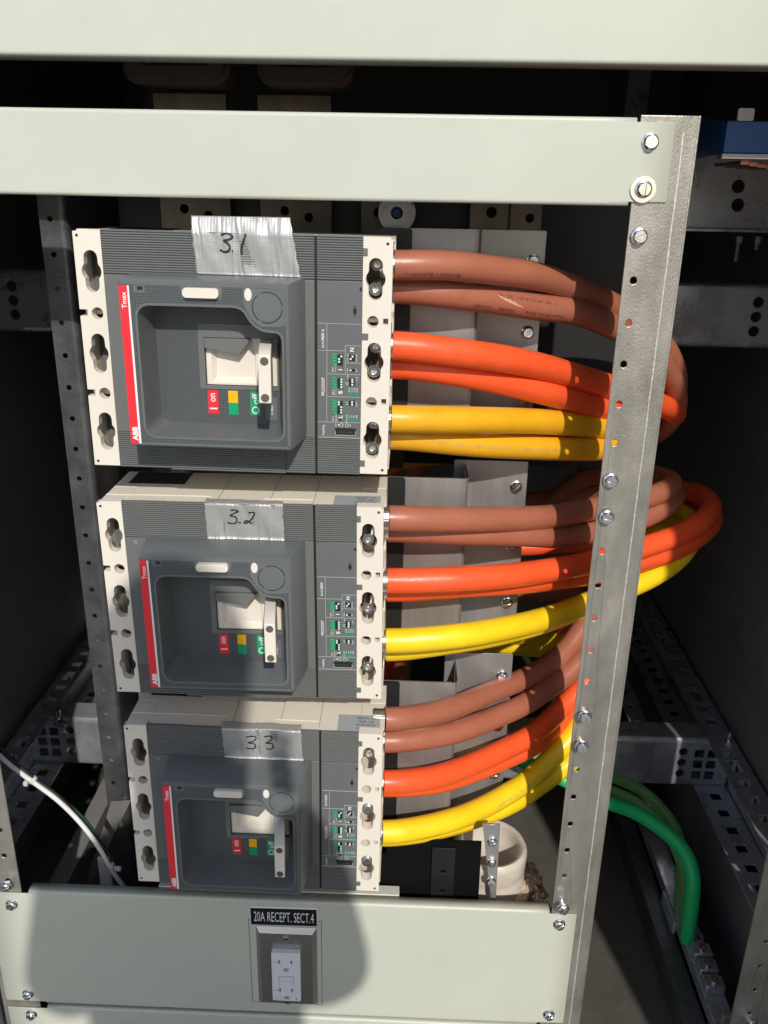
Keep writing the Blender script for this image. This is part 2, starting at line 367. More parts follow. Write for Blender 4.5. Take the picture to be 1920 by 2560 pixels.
for x in (.555, -.53):
    bm = B(); cyl(bm, (x, -.006, .078), (0, 0, 1), .0105, .0015, 24); cyl(bm, (x, -.006, .0795), (0, 0, 1), .0075, .010, 6); cyl(bm, (x, -.006, .089), (0, 0, 1), .0042, .016, 14)
    obj('clamp_bolt', bm, M['zinc'], lb)

for x, lab in ((.575, 'dim rear corner post behind the orange loops'), (-.40, 'dim rear corner post in the left depths of the cabinet')):
    bm = B(); box(bm, x, x+.045, 1.15, 1.153, -1.02, .59); box(bm, x if x > 0 else x+.042, x+.003 if x > 0 else x+.045, 1.153, 1.20, -1.02, .59); tag(obj('corner_post', bm, M['frame_steel'], bevel=.001), lab, 'post')
# rear left upright with holes
up = empty('rear_upright', (-.24, .215, -1.03), 'dim galvanized upright with round holes, behind the left ends of the breakers', 'upright')
bm = B(); hs = [circ(-.001, 1.03 + .002 - .03737 * k + .0747, .0032, 12) for k in range(28)]
plate(bm, rect(-.0130, .0105, 0, 1.13), hs, 0, .002)
pr_ = [(.0105 + .007*math.sin(R(a)), .007 - .007*math.cos(R(a))) for a in range(0, 91, 15)] + [(.0175, .085)]
for a, b in zip(pr_, pr_[1:]): bm.faces.new([bm.verts.new(q) for q in ((a[0], a[1], 0), (b[0], b[1], 0), (b[0], b[1], 1.13), (a[0], a[1], 1.13))])
bmesh.ops.remove_doubles(bm, verts=bm.verts, dist=.00005)
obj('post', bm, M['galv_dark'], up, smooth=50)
bm = B(); plate(bm, [(-.006, .255), (.022, .258), (-.052, .10), (-.06, .10)], [circ(.004, .215, .004, 10)], -.004, -.002); obj('gusset', bm, M['galv_bright'], up)

# front-left rail and front-right post
fl = empty('front_rail', (-.302, .03, -1.03), 'galvanized front rail with holes and one bolt, at the lower left edge', 'rail')
bm = B(); plate(bm, rect(-.040, .0085, 0, 1.6), [circ(-.005, 1.03 - .6705 - .03737 * (k - 4), .0032, 14) for k in range(12)], 0, .002); box(bm, -.040, -.038, .002, .03, 0, 1.6)
obj('channel', bm, M['galv'], fl, bevel=.0006)
bolt(fl, -.005, 0, 1.03 - .747, proj=.006, ang=20)
fr = empty('front_post', (.6, .0, -1.03), 'grey steel door post with small holes and a long bolt, at the lower right corner', 'post')
bm = B(); plate(bm, rect(-.036, .10, 0, 1.62), [circ(-.020 + .004, .98 - .0375 * k, .0026, 12) for k in range(24)], 0, .003); box(bm, -.006, -.004, -.003, 0, 0, 1.6)
obj('post_face', bm, M['galv'], fr, bevel=.0006)
bm = B(); cyl(bm, (-.012, 0, .143), (-.35, -1, -.25), .0028, .022, 14); cyl(bm, (-.012, 0, .143), (-.35, -1, -.25), .0052, .004, 6)
obj('bolt', bm, M['zinc'], fr)

# ---------------- cover panels ----------------
def cover(name, xl, xr, z0, z1, label, tabl=None, tabr=None, holes=(), depth=.018, notch_top=None, bev=.0022):
    o_ = empty(name, ((xl+xr)/2, .03, z0), label, 'cover panel', 'painted cover panels')
    cx = (xl+xr)/2; rd = .0032; h = z1 - z0
    prof = [(depth, 0)] + [(-.002 + rd - rd*math.sin(R(a)), rd - rd*math.cos(R(a))) for a in range(0, 91, 15)] + [(-.002, rd + .0004), (-.002, rd + .001), (-.002, h - rd - .001), (-.002, h - rd - .0004)] + [(-.002 + rd - rd*math.cos(R(a)), h - rd + rd*math.sin(R(a))) for a in range(0, 91, 15)] + [(depth, h)]
    bm = B(); xs = [xl-cx + (xr-xl)*k/24 for k in range(25)]
    G = [[bm.verts.new((x, y + (.0005*noise.noise(Vector((x*9, z*14, xl*7))) * min(1, (x - xl + cx)*12, (xr - cx - x)*12)), z)) for y, z in prof] for x in xs]
    for a, b in zip(G, G[1:]):
        for k in range(len(prof)-1): bm.faces.new((a[k], b[k], b[k+1], a[k+1]))
    fl2 = [k for k, q in enumerate(prof) if q[0] == -.002 and rd < q[1] < h - rd]
    for tb, col_ in ((tabl, G[0]), (tabr, G[-1])):
        if tb:
            nv = [bm.verts.new((tb-cx, -.002, prof[k][1])) for k in fl2]
            for i_ in range(len(fl2)-1): bm.faces.new((col_[fl2[i_]], nv[i_], nv[i_+1], col_[fl2[i_+1]]))
    bmesh.ops.recalc_face_normals(bm, faces=bm.faces)
    if sum(f.normal.y for f in bm.faces) > 0: bmesh.ops.reverse_faces(bm, faces=bm.faces)
    fo_ = obj('face', bm, M['paint'], o_, smooth=60, recalc=False); so = fo_.modifiers.new('sheet', 'SOLIDIFY'); so.thickness = .0015; so.offset = -1
    return o_, cx
tp, _ = cover('upper_cover', -.47, .70, .1375, .60, 'large pale painted cover across the very top of the view, above the dark gap', depth=.03)
mp, mcx = cover('middle_cover', -.335, .3405, .0286, .0985, 'narrow pale painted cover strip, bolted to the rail above the breaker marked 3.1', tabl=-.372, tabr=.3725, depth=.014)
bolt(mp, .3532-mcx, -.002, .0796-.0286, ang=20)
bolt(mp, .3517-mcx, -.002, .0424-.0286, ang=75, washer=.0112, r=.0058, lab='bolt with a wide round washer')
lp, lcx = cover('lower_cover', -.284, .3405, -.942, -.7585, 'pale painted cover around the power outlet, partly in shadow', tabl=-.335, tabr=.3725, depth=.012,
    holes=[rect(-.0005, .0535, -.915, -.808)])
for x, z in ((.3532, -.7765), (.3532, -.924), (-.3065, -.7795), (-.3055, -.926)): bolt(lp, x-lcx, -.002, z+.942, ang=random.uniform(10, 80))
# deeper part of the fold behind the breaker, and the outline of the outlet cut-out
bm = B(); box(bm, -.13-lcx, .162-lcx, .012, .027, .942-.7585, .942-.7563); obj('folded_shelf', bm, M['paint'], lp, bevel=.0008)
bm = B(); 
for a in ((-.0192, .0694, -.788, -.7874), (-.0192, .0694, -.9237, -.9231), (-.0192, -.0186, -.9231, -.788), (.0688, .0694, -.9231, -.788)):
    box(bm, a[0]-lcx, a[1]-lcx, -.0024, -.0021, a[2]+.942, a[3]+.942)
obj('knockout_outline', bm, M['gray'], lp, smooth=0)
bp_, bcx = cover('bottom_cover', -.284, .3405, -1.02, -.9475, 'pale painted cover at the bottom edge, below the outlet cover', tabl=-.335, tabr=.3725, depth=.012)
for x in (.3532, -.3055): bolt(bp_, x-bcx, -.002, -.9615+1.02, ang=random.uniform(10, 80))

# ---------------- right perforated rail ----------------
rr = empty('perforated_rail', (.3532, .03, -1.03), 'tall galvanized rail with a line of holes and bolts, in front of the coloured cables', 'rail')
bm = B(); bo = [0, 6, 7, 13, 14, 20]
hs = [circ(0, 1.03 + .0039 - .03737 * k, .0032, 16) for k in range(0, 27)]
plate(bm, [(-.0095, 0), (.0385, 0), (.0385, 1.1305), (-.0095, 1.1305)], hs, 0, .002)
box(bm, .0385, .0405, .0003, .035, 0, 1.1305)
obj('channel', bm, M['galv'], rr, bevel=.0012, seg=3)
bm = B(); prev = None
for k in range(500):
    z = .02 + k*.0022; w_ = .0004 + .0010*abs(noise.noise(Vector((z*300, 0, 3)))); c_ = .0275 + .0004*noise.noise(Vector((z*40, 2, 0)))
    cur = (bm.verts.new((c_-w_, -.00015, z)), bm.verts.new((c_+w_, -.00015, z)))
    if prev: bm.faces.new((prev[0], prev[1], cur[1], cur[0]))
    prev = cur
obj('worn_crease', bm, M['wear'], rr, smooth=0, recalc=False)
for i in bo: bolt(rr, 0, 0, 1.03 + .0039 - .03737 * i, proj={0: .002, 6: .002, 7: .003, 13: .009, 14: .009, 20: .011}[i], ang=[12, 140, 150, 85, 88, 60][bo.index(i)])

# ---------------- mounting plates behind the cables ----------------
def mplate(z0, z1, ztr, zbr, label, n):
    o_ = empty('mounting_plate', (.19, .107, z0), label, 'mounting plate', 'zinc mounting plates behind the breakers')
    bm = B(); pr = [(-.345, 0), (.026, 0), (.026, z1-z0), (-.060, z1-z0), (-.060, z1-z0-.014), (-.345, z1-z0-.014)]
    plate(bm, pr, [], 0, .002)
    # rounded return to the deeper leaf
    prof = [(.026, 0), (.0300, .0012), (.0325, .0042), (.0332, .009), (.0332, .055)]
    for a, b in zip(prof, prof[1:]):
        for q in (0,):
            v = [bm.verts.new(p) for p in ((a[0], a[1], 0), (b[0], b[1], 0), (b[0], b[1], z1-z0), (a[0], a[1], z1-z0))]; bm.faces.new(v)
    obj('front_leaf', bm, M['galv_bright'], o_, smooth=60)
    bm = B(); plate(bm, rect(.020, .103, zbr-z0, ztr-z0, .0015, 2), [], .056, .058); obj('rear_leaf', bm, M['galv_bright'], o_, bevel=.0003, seg=1)
    bm = B(); plate(bm, rect(-.066, -.0345, .0, z1-z0, .003, 3), [], -.0035, -.0005); obj('insulating_strip', bm, M['black'], o_)
    for k in range(n):
        zz = ztr - .03 - k * .073
        if zz > zbr + .01: bolt(o_, .091, .056, zz-z0, ang=random.uniform(0, 90), r=.0056, nm='bolt')
    return o_
mplate(-.215, .004, .002, -.215, 'zinc plate behind the cables of the breaker marked 3.1', 3)
mplate(-.448, -.2485, -.2445, -.460, 'zinc plate behind the cables of the breaker marked 3.2', 3)
mplate(-.705, -.4995, -.491, -.725, 'zinc plate behind the cables of the breaker marked 3.3', 3)

# strap with three bolts in front of the conduit
st = empty('strap', (.272, .058, -.90), 'narrow tapering steel strap with three bolts in front of the white conduit', 'strap')
bm = B(); plate(bm, [(-.0145, .240), (.0065, .240), (.0085, .118), (.0088, .02), (.0070, .02), (.0036, .118)], [], 0, .003); obj('plate', bm, M['galv_bright'], st, bevel=.0003, seg=1)
for k, (x, z) in enumerate(((-.0018, .2165), (-.0006, .185), (.0006, .157))): bolt(st, x, 0, z, ang=20 + 30*k, r=.0046)

bm = B(); plate(bm, [(-.135, -.99), (.262, -.99), (.2590, -.692), (.145, -.692), (.145, -.715), (-.135, -.715)], [circ(.228, -.78, .004, 12), circ(.228, -.82, .004, 12)], .065, .067); tag(obj('shade_fill_sheet', bm, M['matte_black']), 'added black sheet standing in for shade under the lowest breaker, left of the strap', 'barrier')  # added sheet fills the dark gap; its colour stands in for shade
bm = B(); plate(bm, rect(.200, .228, -.95, -.70), [circ(.214, -.735, .003, 12), circ(.214, -.765, .003, 12)], .0605, .0625); tag(obj('dark_bracket', bm, M['dim'], bevel=.0004), 'vertical steel bracket coloured dim as if in shade, on the added black sheet under the lowest breaker', 'bracket')
# ---------------- conduit ----------------
cn = empty('conduit', (.2765, .122, -1.03), 'short white plastic conduit stub standing open in the concrete floor', 'conduit')
bm = B(); lathe(bm, [(.0385, .0), (.0385, .283), (.0405, .2865), (.0440, .2875), (.0474, .284), (.0482, .278), (.0470, .257), (.0454, .251), (.0466, .248), (.0475, .228), (.0488, .220), (.0488, 0)], (0, 0, 0), n=56)
obj('pipe', bm, M['pvc'], cn, smooth=60)
bm = B(); cyl(bm, (0, 0, .18), (0, 0, 1), .0385, .002, 40); obj('inner_bottom', bm, M['floor'], cn)
bm = B()
lathe(bm, [(.001, .195), (.047, .205), (.066, .195), (.072, .12), (.072, 0)], (.2765, .125, -1.03), n=64)
for q in bm.verts: q.co += Vector((0, 0, .016*noise.noise(q.co*40)))
for k in range(300):
    a = random.uniform(-2.2, 1.5); rad = random.uniform(.046, .085); s = random.uniform(.002, .0065) * (1.3 - (rad-.046)/.06)
    v = bmesh.ops.create_icosphere(bm, subdivisions=2, radius=s)['verts']; hgt = .212 - max(0, rad - .066)*1.4; off = Vector((.2765 + rad*math.cos(a), .125 + rad*math.sin(a), -1.03 + hgt + s*.3 + (.014 if -.9 < a < .5 else 0)*(1 if rad < .075 else 0)))
    for q in v: q.co = q.co * (1 + .6 * noise.noise(q.co * 260 + off * 50)) + off
for q in bm.verts: q.co.y = max(q.co.y, .052 + .004*noise.noise(q.co*90))
tag(obj('mortar_rubble', bm, M['mortar'], smooth=50), 'crumbled mortar piled round the foot of the white conduit', 'mortar', kind='stuff')

# ---------------- ground bus ----------------
gb = empty('ground_bus', (.578, .12, -.986), 'tinned ground bar with lugs and set screws under the green cables', 'bus bar')
bm = B(); box(bm, -.006, .022, -.12, .48, .0, .028); obj('bar', bm, M['frame_steel'], gb, bevel=.001)
for k, yy in enumerate((.122, .097, .065, .038, .012, -.014)):
    if k > 2:
        bm = B(); box(bm, -.004, .022, yy-.010, yy+.010, .0285, .0405); obj('lug', bm, M['frame_steel'], gb, bevel=.0015)
    bm = B(); (lathe(bm, [(.0030, .0410), (.0055, .0410), (.0055, .0460), (.0030, .0460), (.0030, .0410)], (.009, yy - .002, 0), n=20) if k > 2 else lathe(bm, [(.0088, .028), (.0125, .028), (.0125, .036), (.0110, .0365), (.0108, .028)], (.007, yy, 0), n=24)); obj('set_screw' if k > 2 else 'cable_collar', bm, M['screw'] if k > 2 else M['frame_steel'], gb)
bm = B(); box(bm, -.010, -.0065, .10, .16, -.004, .024); obj('label_plate', bm, M['label_gray'], gb)
for k in range(2):
    bm = B(); box(bm, .0, .024, -.075 - k*.03, -.068 - k*.03, .028, .05); obj('clamp', bm, M['galv_bright'], gb, bevel=.001)
bm = B(); tube(bm, catmull([(.0, -.10, .030), (.004, -.10, .047), (.018, -.10, .047), (.024, -.10, .030)], .002), .0022, 10); obj('wire_clip', bm, M['zinc'], gb)

# ---------------- things behind, above ----------------
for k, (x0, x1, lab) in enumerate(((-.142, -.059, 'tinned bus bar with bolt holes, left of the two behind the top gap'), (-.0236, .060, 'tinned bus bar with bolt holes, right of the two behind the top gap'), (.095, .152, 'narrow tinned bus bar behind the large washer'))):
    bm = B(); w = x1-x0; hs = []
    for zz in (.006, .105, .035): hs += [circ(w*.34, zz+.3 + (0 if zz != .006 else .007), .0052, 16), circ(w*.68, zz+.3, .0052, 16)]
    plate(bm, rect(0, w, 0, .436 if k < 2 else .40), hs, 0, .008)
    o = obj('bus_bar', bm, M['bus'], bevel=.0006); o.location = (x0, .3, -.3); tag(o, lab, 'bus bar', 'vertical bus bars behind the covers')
for k, (x0, x1, lab) in enumerate(((-.16, -.045, 'brown moulded current transformer with rounded rim, left one behind the top gap'), (-.015, .088, 'brown moulded current transformer with rounded rim, right one behind the top gap'))):
    e = empty('current_transformer', ((x0+x1)/2, .27, .140), lab, 'transformer', 'current transformers behind the top gap'); w = (x1-x0)/2
    bm = B(); plate(bm, rect(-w, w, 0, .14, .016, 6), [rect(-w+.012, w-.012, .012, .128, .010, 5)], -.012, .03); obj('rim', bm, M['brownresin'], e, bevel=.002)
    bm = B(); plate(bm, rect(-w+.005, w-.005, .006, .134, .013, 6), [rect(-w+.018, w-.018, .018, .122, .008, 5)], -.022, -.012); obj('lip', bm, M['brownresin'], e, bevel=.0015)
wb = empty('washer_stack', (.137, .285, .0135), 'round washer stack with a blue centre below the middle cover strip', 'washer')
bm = B(); lathe(bm, [(.009, 0), (.0215, 0), (.0215, -.003), (.009, -.003)], (0, 0, 0), (0, 1, 0), 32); lathe(bm, [(.007, -.003), (.0145, -.003), (.0145, -.007), (.007, -.007)], (0, 0, 0), (0, 1, 0), 32); obj('washer', bm, M['frame_steel'], wb, smooth=40)
bm = B(); cyl(bm, (0, -.003, 0), (0, -1, 0), .0048, .008, 20); obj('plug', bm, M['blue'], wb)
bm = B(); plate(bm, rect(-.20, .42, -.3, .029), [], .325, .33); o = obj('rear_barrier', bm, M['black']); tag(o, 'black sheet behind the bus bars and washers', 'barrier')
bm = B(); plate(bm, rect(.222, .306, -.06, .03), [circ(.247, .0155, .006, 18), circ(.292, .010, .005, 18)], .30, .303); box(bm, .268, .276, .29, .30, -.06, .03)
tag(obj('angle_bracket', bm, M['bus'], bevel=.0004), 'tinned angle bracket with two round holes, top right behind the brown cables', 'bracket')
bl = empty('insulator_block', (.5, .12, .07), 'blue insulated bus bar with a silver edge at the upper right', 'bus bar')
T = None
bm = B(); box(bm, -.055, .10, 0, .012, .006, .034); obj('blue_sleeve', bm, M['blue'], bl, bevel=.001)
bm = B(); v = [bm.verts.new(p) for p in ((-.055, .012, .006), (-.055, .012, .034), (-.02, .27, .060), (-.02, .27, .006))]; bm.faces.new(v)
v2 = [bm.verts.new(p) for p in ((-.05, .012, .006), (-.05, .012, .034), (-.015, .27, .060), (-.015, .27, .006))]; bm.faces.new(list(reversed(v2)))
for i in range(4): bm.faces.new((v[i], v[(i+1) % 4], v2[(i+1) % 4], v2[i]))
obj('side_sleeve', bm, M['blue'], bl)
bm = B(); box(bm, -.056, .10, -.0015, .014, .001, .0058); obj('edge_strip', bm, M['galv_bright'], bl, bevel=.0005)
bm = B()
for k in range(4): box(bm, -.03 + k*.012, -.022 + k*.012, .020 + .01*k, .10, -.003 - .001*k, .0005 - .001*k)
obj('copper_link', bm, M['copper'], bl)
bm = B(); plate(bm, rect(-.045, -.030, .034, .045, .002, 3), [], .004, .007); obj('tab', bm, M['galv_bright'], bl)
bm = B(); plate(bm, rect(.43, .70, .0, .085), [circ(.562, .050, .008, 20), circ(.565, .028, .008, 20)], .40, .404); box(bm, .44, .70, .385, .40, -.004, .0)
tag(obj('rear_channel', bm, M['frame_steel'], bevel=.0006), 'dark steel channel with round holes under the blue bus bar', 'channel')
for x in (.562, .585):
    bm = B(); cyl(bm, (x, .37, -.008), (0, 0, -1), .006, .008, 6); cyl(bm, (x, .37, -.016), (0, 0, -1), .0032, .022 if x < .57 else .008, 12)
    o = obj('stud', bm, M['galv_dark']); tag(o, 'long dim threaded stud hanging below the dark channel' if x < .57 else 'short dim stud and nut beside the long one below the dark channel', 'stud')

# ---------------- breaker ----------------
mmv = .001
def ribs(bm, x0, x1, z0, z1, y, pitch=.00202, d=.0009, back=None):
    n = max(1, round((z1-z0)/pitch)); p = (z1-z0)/n; prof = []
    for k in range(n):
        z = z0 + k*p; prof += [(y + d, z), (y + d, z + p*.16), (y, z + p*.34), (y - .00012, z + p*.62), (y, z + p*.9)]
    prof.append((y + d, z1)); yb = back if back is not None else y + .004
    A = [bm.verts.new((x0, a, b)) for a, b in prof]; D = [bm.verts.new((x1, a, b)) for a, b in prof]
    for i in range(len(prof)-1): bm.faces.new((A[i], D[i], D[i+1], A[i+1]))
    for V, xx in ((A, x0), (D, x1)):
        e0 = bm.verts.new((xx, yb, z0)); e1 = bm.verts.new((xx, yb, z1)); bm.faces.new([e0] + V + [e1])
        if xx == x0: a0, a1 = e0, e1
        else: bm.faces.new((a0, e0, D[0], A[0])); bm.faces.new((a1, A[-1], D[-1], e1)); bm.faces.new((a0, a1, e1, e0))
def keyslot(cx, cz, s=1):
    """long slot with a round bulge, mm"""
    P = []
    hw = 6.0; top = 17.8; br = 8.6
    y0 = math.sqrt(br*br - hw*hw)
    P += [(cx + hw*math.cos(R(a)), cz + top - hw + hw*math.sin(R(a))) for a in range(0, 181, 20)]
    P += [(cx + br*math.cos(R(a)), cz + br*math.sin(R(a))) for a in (136, 150, 165, 180, 195, 210, 224)]
    P += [(cx + hw*math.cos(R(a)), cz - top + hw + hw*math.sin(R(a))) for a in range(180, 361, 20)]
    P += [(cx + br*math.cos(R(a)), cz + br*math.sin(R(a))) for a in (-44, -30, -15, 0, 15, 30, 44)]
    return [(x*mmv, z*mmv) for x, z in P]
def mm(pts): return [(a*mmv, b*mmv) for a, b in pts]
def arc(cx, cz, r, a0, a1, n=6): return [(cx + r*math.cos(R(a0 + (a1-a0)*k/n)), cz + r*math.sin(R(a0 + (a1-a0)*k/n))) for k in range(n+1)]
WIN = arc(-63, 144.7, 10, 180, 90) + [(-30, 154.8), (6, 154.8), (10.3, 154.4), (13.7, 153.1), (16.4, 150.7), (18.5, 147.1), (20.6, 143.9), (23.8, 140.4), (28.2, 137.4), (32.7, 135.7), (37.2, 135.1)] + arc(40.9, 128.5, 6.6, 90, 0) + [(47.4, 90)] + arc(39.4, 50.5, 8, 0, -90) + [(-20, 42.5)] + arc(-62.5, 52.5, 10, -90, -180)
def WINF(p, f=1.): return (-68 + (p[0]+73)*(108/120.4), 47.5 + (p[1]-42.5)*(103/112.3))
def breaker(name, loc, roll, label, rating, screws):
    e = empty(name, loc, label, 'circuit breaker', 'circuit breakers stacked one above the other', rot=(0, R(roll), 0))
    # base housing: body, hollow at the two ends behind the terminal covers
    bm = B(); box(bm, -.114, .112, .004, .100, .001, .209); box(bm, -.1375, -.114, .050, .100, .001, .209); box(bm, .112, .1385, .062, .100, .001, .209)
    for xa, xb in ((-.1375, -.114), (.112, .1385)):
        yb = .050 if xa < 0 else .062
        for za, zb in ((.001, .003), (.069-.004, .073-.002), (.138, .142), (.207, .209)): box(bm, xa, xb, .0125, yb-.0003, za, zb)
    box(bm, -.1375, -.1355, .0127, .0497, .0032, .2068)
    obj('base_housing', bm, M['cream'], e, bevel=.0006, seg=2)
    for zc in (.0325, .105, .1775):
        bm = B(); box(bm, -.134, -.1145, .034, .049, zc-.025, zc+.025); obj('terminal', bm, M['gray'], e)
        bm = B(); box(bm, .1125, .137, .050, .061, zc-.026, zc+.026); obj('terminal', bm, M['bus'], e)
    # top face details
    bm = B(); box(bm, -.1262, -.0683, .061, .0975, .2091, .2094); obj('vent_grille', bm, M['black'], e, smooth=0)
    for a in ((-.0252, -.0248, .012), (.0684, .0688, .012), (.026, .0264, .023)):
        bm = B(); box(bm, a[0], a[1], a[2], .098, .2091, .2093); obj('seam', bm, M['gray'], e, smooth=0)
    for a in ((-.137, -.108, .0255), (-.1075, -.0330, .0258), (.02, .068, .0225)):
        bm = B(); box(bm, a[0], a[1], a[2], a[2] + .0008, .2091, .2097); obj('moulded_edge', bm, M['cream'], e, smooth=0)
    bm = B(); box(bm, .0882, .1336, .0065, .0370, .2091, .2093); sk_ = obj('sticker', bm, M['label_gray'], e, smooth=0)
    bm = B()
    for k, s in enumerate(('DP  USABB', 'PP  SPR', '05-02-2018', 'RA3015827')): text(bm, s, (.1185, .0312 - k*.0062, .20945), (-1, 0, 0), (0, -1, 0), .0032, .0205 if k != 1 else .016)
    obj('lettering', bm, M['ink'], sk_, smooth=0, recalc=False)
    # terminal covers
    bm = B()
    outl = mm([(-138, 0), (-114, 0), (-114, 211.3), (-134.3, 211.3), (-134.3, 209.6), (-138, 209.6), (-138, 143.8), (-131.2, 143.8), (-131.2, 138), (-138, 138), (-138, 72), (-131.2, 72), (-131.2, 66.2), (-138, 66.2)])
    hl = [keyslot(-124.3, c) for c in (176.5, 105, 33)] + [circ(-.1224, z, .0052, 20) for z in (.1407, .0688)]
    plate(bm, outl, hl, 0, .009); obj('terminal_cover', bm, M['cream'], e)
    bm = B()
    outr = mm([(111.9, 0), (137.4, 0), (137.4, 209.6), (135.5, 209.6), (135.5, 211.3), (111.9, 211.3)])
    hr = [keyslot(123.0, c) for c in (176.5, 104.3, 32.5)] + [circ(.1213, z, .0051, 20) for z in (.1403, .068)] + [rect(.1303, .1348, z-.0026, z+.0026) for z in (.1407, .069)]
    plate(bm, outr, hr, 0, .012); obj('terminal_cover', bm, M['cream'], e)
    for a, b, c, d in ((111.5, 115.8, 195.6, 202), (111.5, 117.5, 124.2, 130), (111.5, 116.4, 7, 13)):
        bm = B(); box(bm, a*mmv, b*mmv, -.0008, .0002, c*mmv, d*mmv); obj('latch_tab', bm, M['gray'], e, bevel=.0003, seg=1)
    for x, z in ((-.1345, .2062), (-.1345, .004), (.1328, .206), (.1328, .004)):
        bm = B(); cyl(bm, (x, -.00015, z), (0, 1, 0), .0013, .0006, 12); obj('corner_hole', bm, M['black'], e, smooth=0)
    # front cover with ribs
    bm = B(); box(bm, -.1138, .0700, -.0004, .0040, .0335, .1745)
    obj('front_cover', bm, M['gray'], e, bevel=.0005)
    for a in ((-.1138, -.072, .1748, .2118, -.0004), (-.0717, .0335, .1748, .2118, -.0012), (.0338, .0700, .1748, .2118, -.0004), (-.1138, -.0650, -.0010, .0332, -.0004), (-.0647, .0425, -.0022, .0332, -.0012), (.0428, .0700, -.0016, .0332, -.0004)):
        bm = B(); ribs(bm, *a); obj('ribbed_grip', bm, M['gray'], e, smooth=60)
    bm = B(); box(bm, .0698, .0725, .0018, .0040, -.001, .2110); obj('joint_gap', bm, M['black'], e, smooth=0)
    # trip unit
    tu = None
    bm = B(); box(bm, .0723, .1117, -.0012, .0040, .0335, .1745); tu = obj('trip_unit', bm, M['gray2'], e, bevel=.0004)
    for za, zb in ((.1748, .2118), (-.0012, .0332)):
        bm = B(); ribs(bm, .0723, .1117, za, zb, -.0008); obj('ribbed_grip', bm, M['gray'], tu, smooth=60)
    bm = B(); yy = -.0016
    def line(x0, x1, z0, z1): box(bm, x0*mmv, x1*mmv, -.00165, -.00125, z0*mmv, z1*mmv)
    for a in ((73, 111.3, 137.7, 138.1), (73, 97, 114, 114.4), (97.2, 111.3, 118.8, 119.2), (97.2, 97.6, 93.8, 118.8), (97.6, 111.3, 103.4, 103.8), (81.4, 111.3, 93.2, 93.6), (81.4, 111.3, 72.5, 72.9), (73, 111.3, 48.8, 49.2), (80.8, 81.2, 49.2, 137.7), (73, 111.3, 34.2, 34.8)): line(*a)
    obj('print_line', bm, mat_line, tu, smooth=0)
    bm = B(); P = lambda x, z: (x*mmv, -.0017, z*mmv)
    def tv(s, x, z, h, L, b=.0): text(bm, s, P(x, z), Z, -X, h*mmv, L*mmv, b)
    tv('In=', 77.4, 119.2 if rating == '800 A' else 120.0, 2.6, 4.6, .01); tv(rating, 77.4, 128.6, 2.6, 8.8 if rating == '800 A' else 7.6, .01)
    # sine sign between
    pts = [(77.4 + 1.1*math.sin(k*math.pi/4), 121.9 + k*.28) for k in range(9)]
    for a, b in zip(pts, pts[1:]):
        d = Vector((b[0]-a[0], 0, b[1]-a[1])).normalized(); n_ = Vector((-d.z, 0, d.x))*.22
        bm.faces.new([bm.verts.new((q.x*mmv, -.0017, q.z*mmv)) for q in (Vector((a[0],0,a[1]))+n_, Vector((b[0],0,b[1]))+n_, Vector((b[0],0,b[1]))-n_, Vector((a[0],0,a[1]))-n_)])
    tv('PR222DS/P', 77.6, 81.7, 2.7, 16.5, .01); tv('Test/Prg', 78.2, 41.2, 2.6, 9.8, .01)
    tv('N', 103.3, 115.6, 3.6, 3.4, .03); tv('I', 93.1, 97.4, 3.8, .8, .03); tv('S', 93.3, 76.8, 3.8, 3.2, .03); tv('L', 93.5, 54.3, 3.8, 2.6, .03)
    tv('I3=', 86.4, 97.6, 1.9, 4.6); tv('In x I(', 88.9, 98.4, 1.6, 5.6); tv('I2=', 86.8, 77.0, 1.9, 4.8); tv('In x I(', 89.2, 77.2, 1.6, 5.6); tv('I1=', 86.9, 52.4, 1.9, 4.4); tv('InxI0.4+', 89.5, 52.9, 1.6, 6.4)
    tv('t2', 99.2, 85.0, 2.2, 2.8); tv('t1', 99.3, 66.6, 2.0, 2.4); tv('ON  100', 99.6, 108.4, 1.3, 6.6); tv('OFF 50', 107.5, 108.0, 1.3, 6.6); tv('MAN', 99.5, 97.4, 1.3, 3.8); tv('ELT', 107.4, 97.4, 1.5, 3.0)
    for k, s in enumerate(('0.05s', '0.1s', '0.20s', '0.50s')): tv(s, 101.2 + 2.4*k, 79.4, 1.4, 4.2)
    for k, s in enumerate(('3s', '6s', '9s', 'max')): tv(s, 101.2 + 2.4*k, 54.8, 1.4, 2.2 if k < 3 else 3.4)
    tv('t1max=3s', 99.0, 53.0, 1.3, 7.6); tv('I=8In', 99.8, 91.2, 1.2, 4.2); tv('I=I2', 108.0, 89.4, 1.3, 3.6); tv('I=6I1', 108.0, 66.2, 1.3, 4.4); tv('Test', 89.2, 46.3, 1.5, 3.0); tv('-', 91.9, 46.6, 1., 1.4); tv('+', 102.6, 46.4, 1.6, 1.6)
    obj('lettering', bm, M['white'], tu, smooth=0, recalc=False)
    bm = B()
    for zt_, n_ in ((112.3, 4), (91.2, 4), (70.6, 5)):
        for k in range(n_):
            z = zt_ - k*2.75; v = [bm.verts.new(P(*q)) for q in ((85.4, z), (90.2, z-1.2), (90.2, z-3.2), (85.4, z-2.0))]; bm.faces.new(v)
            c = [bm.verts.new((96.2*mmv + .00075*math.cos(a*math.pi/4), -.0017, (z-2.2)*mmv + .00075*math.sin(a*math.pi/4))) for a in range(8)]; bm.faces.new(c)
    for zc in (75.3, 51.3):
        for k in range(4): bm.faces.new([bm.verts.new(P(101.2 + 2.4*k + dx, zc + dz)) for dx, dz in ((-.9, -1.3), (.9, -1.3), (.9, 1.3), (-.9, 1.3))])
    obj('green_scale', bm, M['green'], tu, smooth=0, recalc=False)
    bm = B()
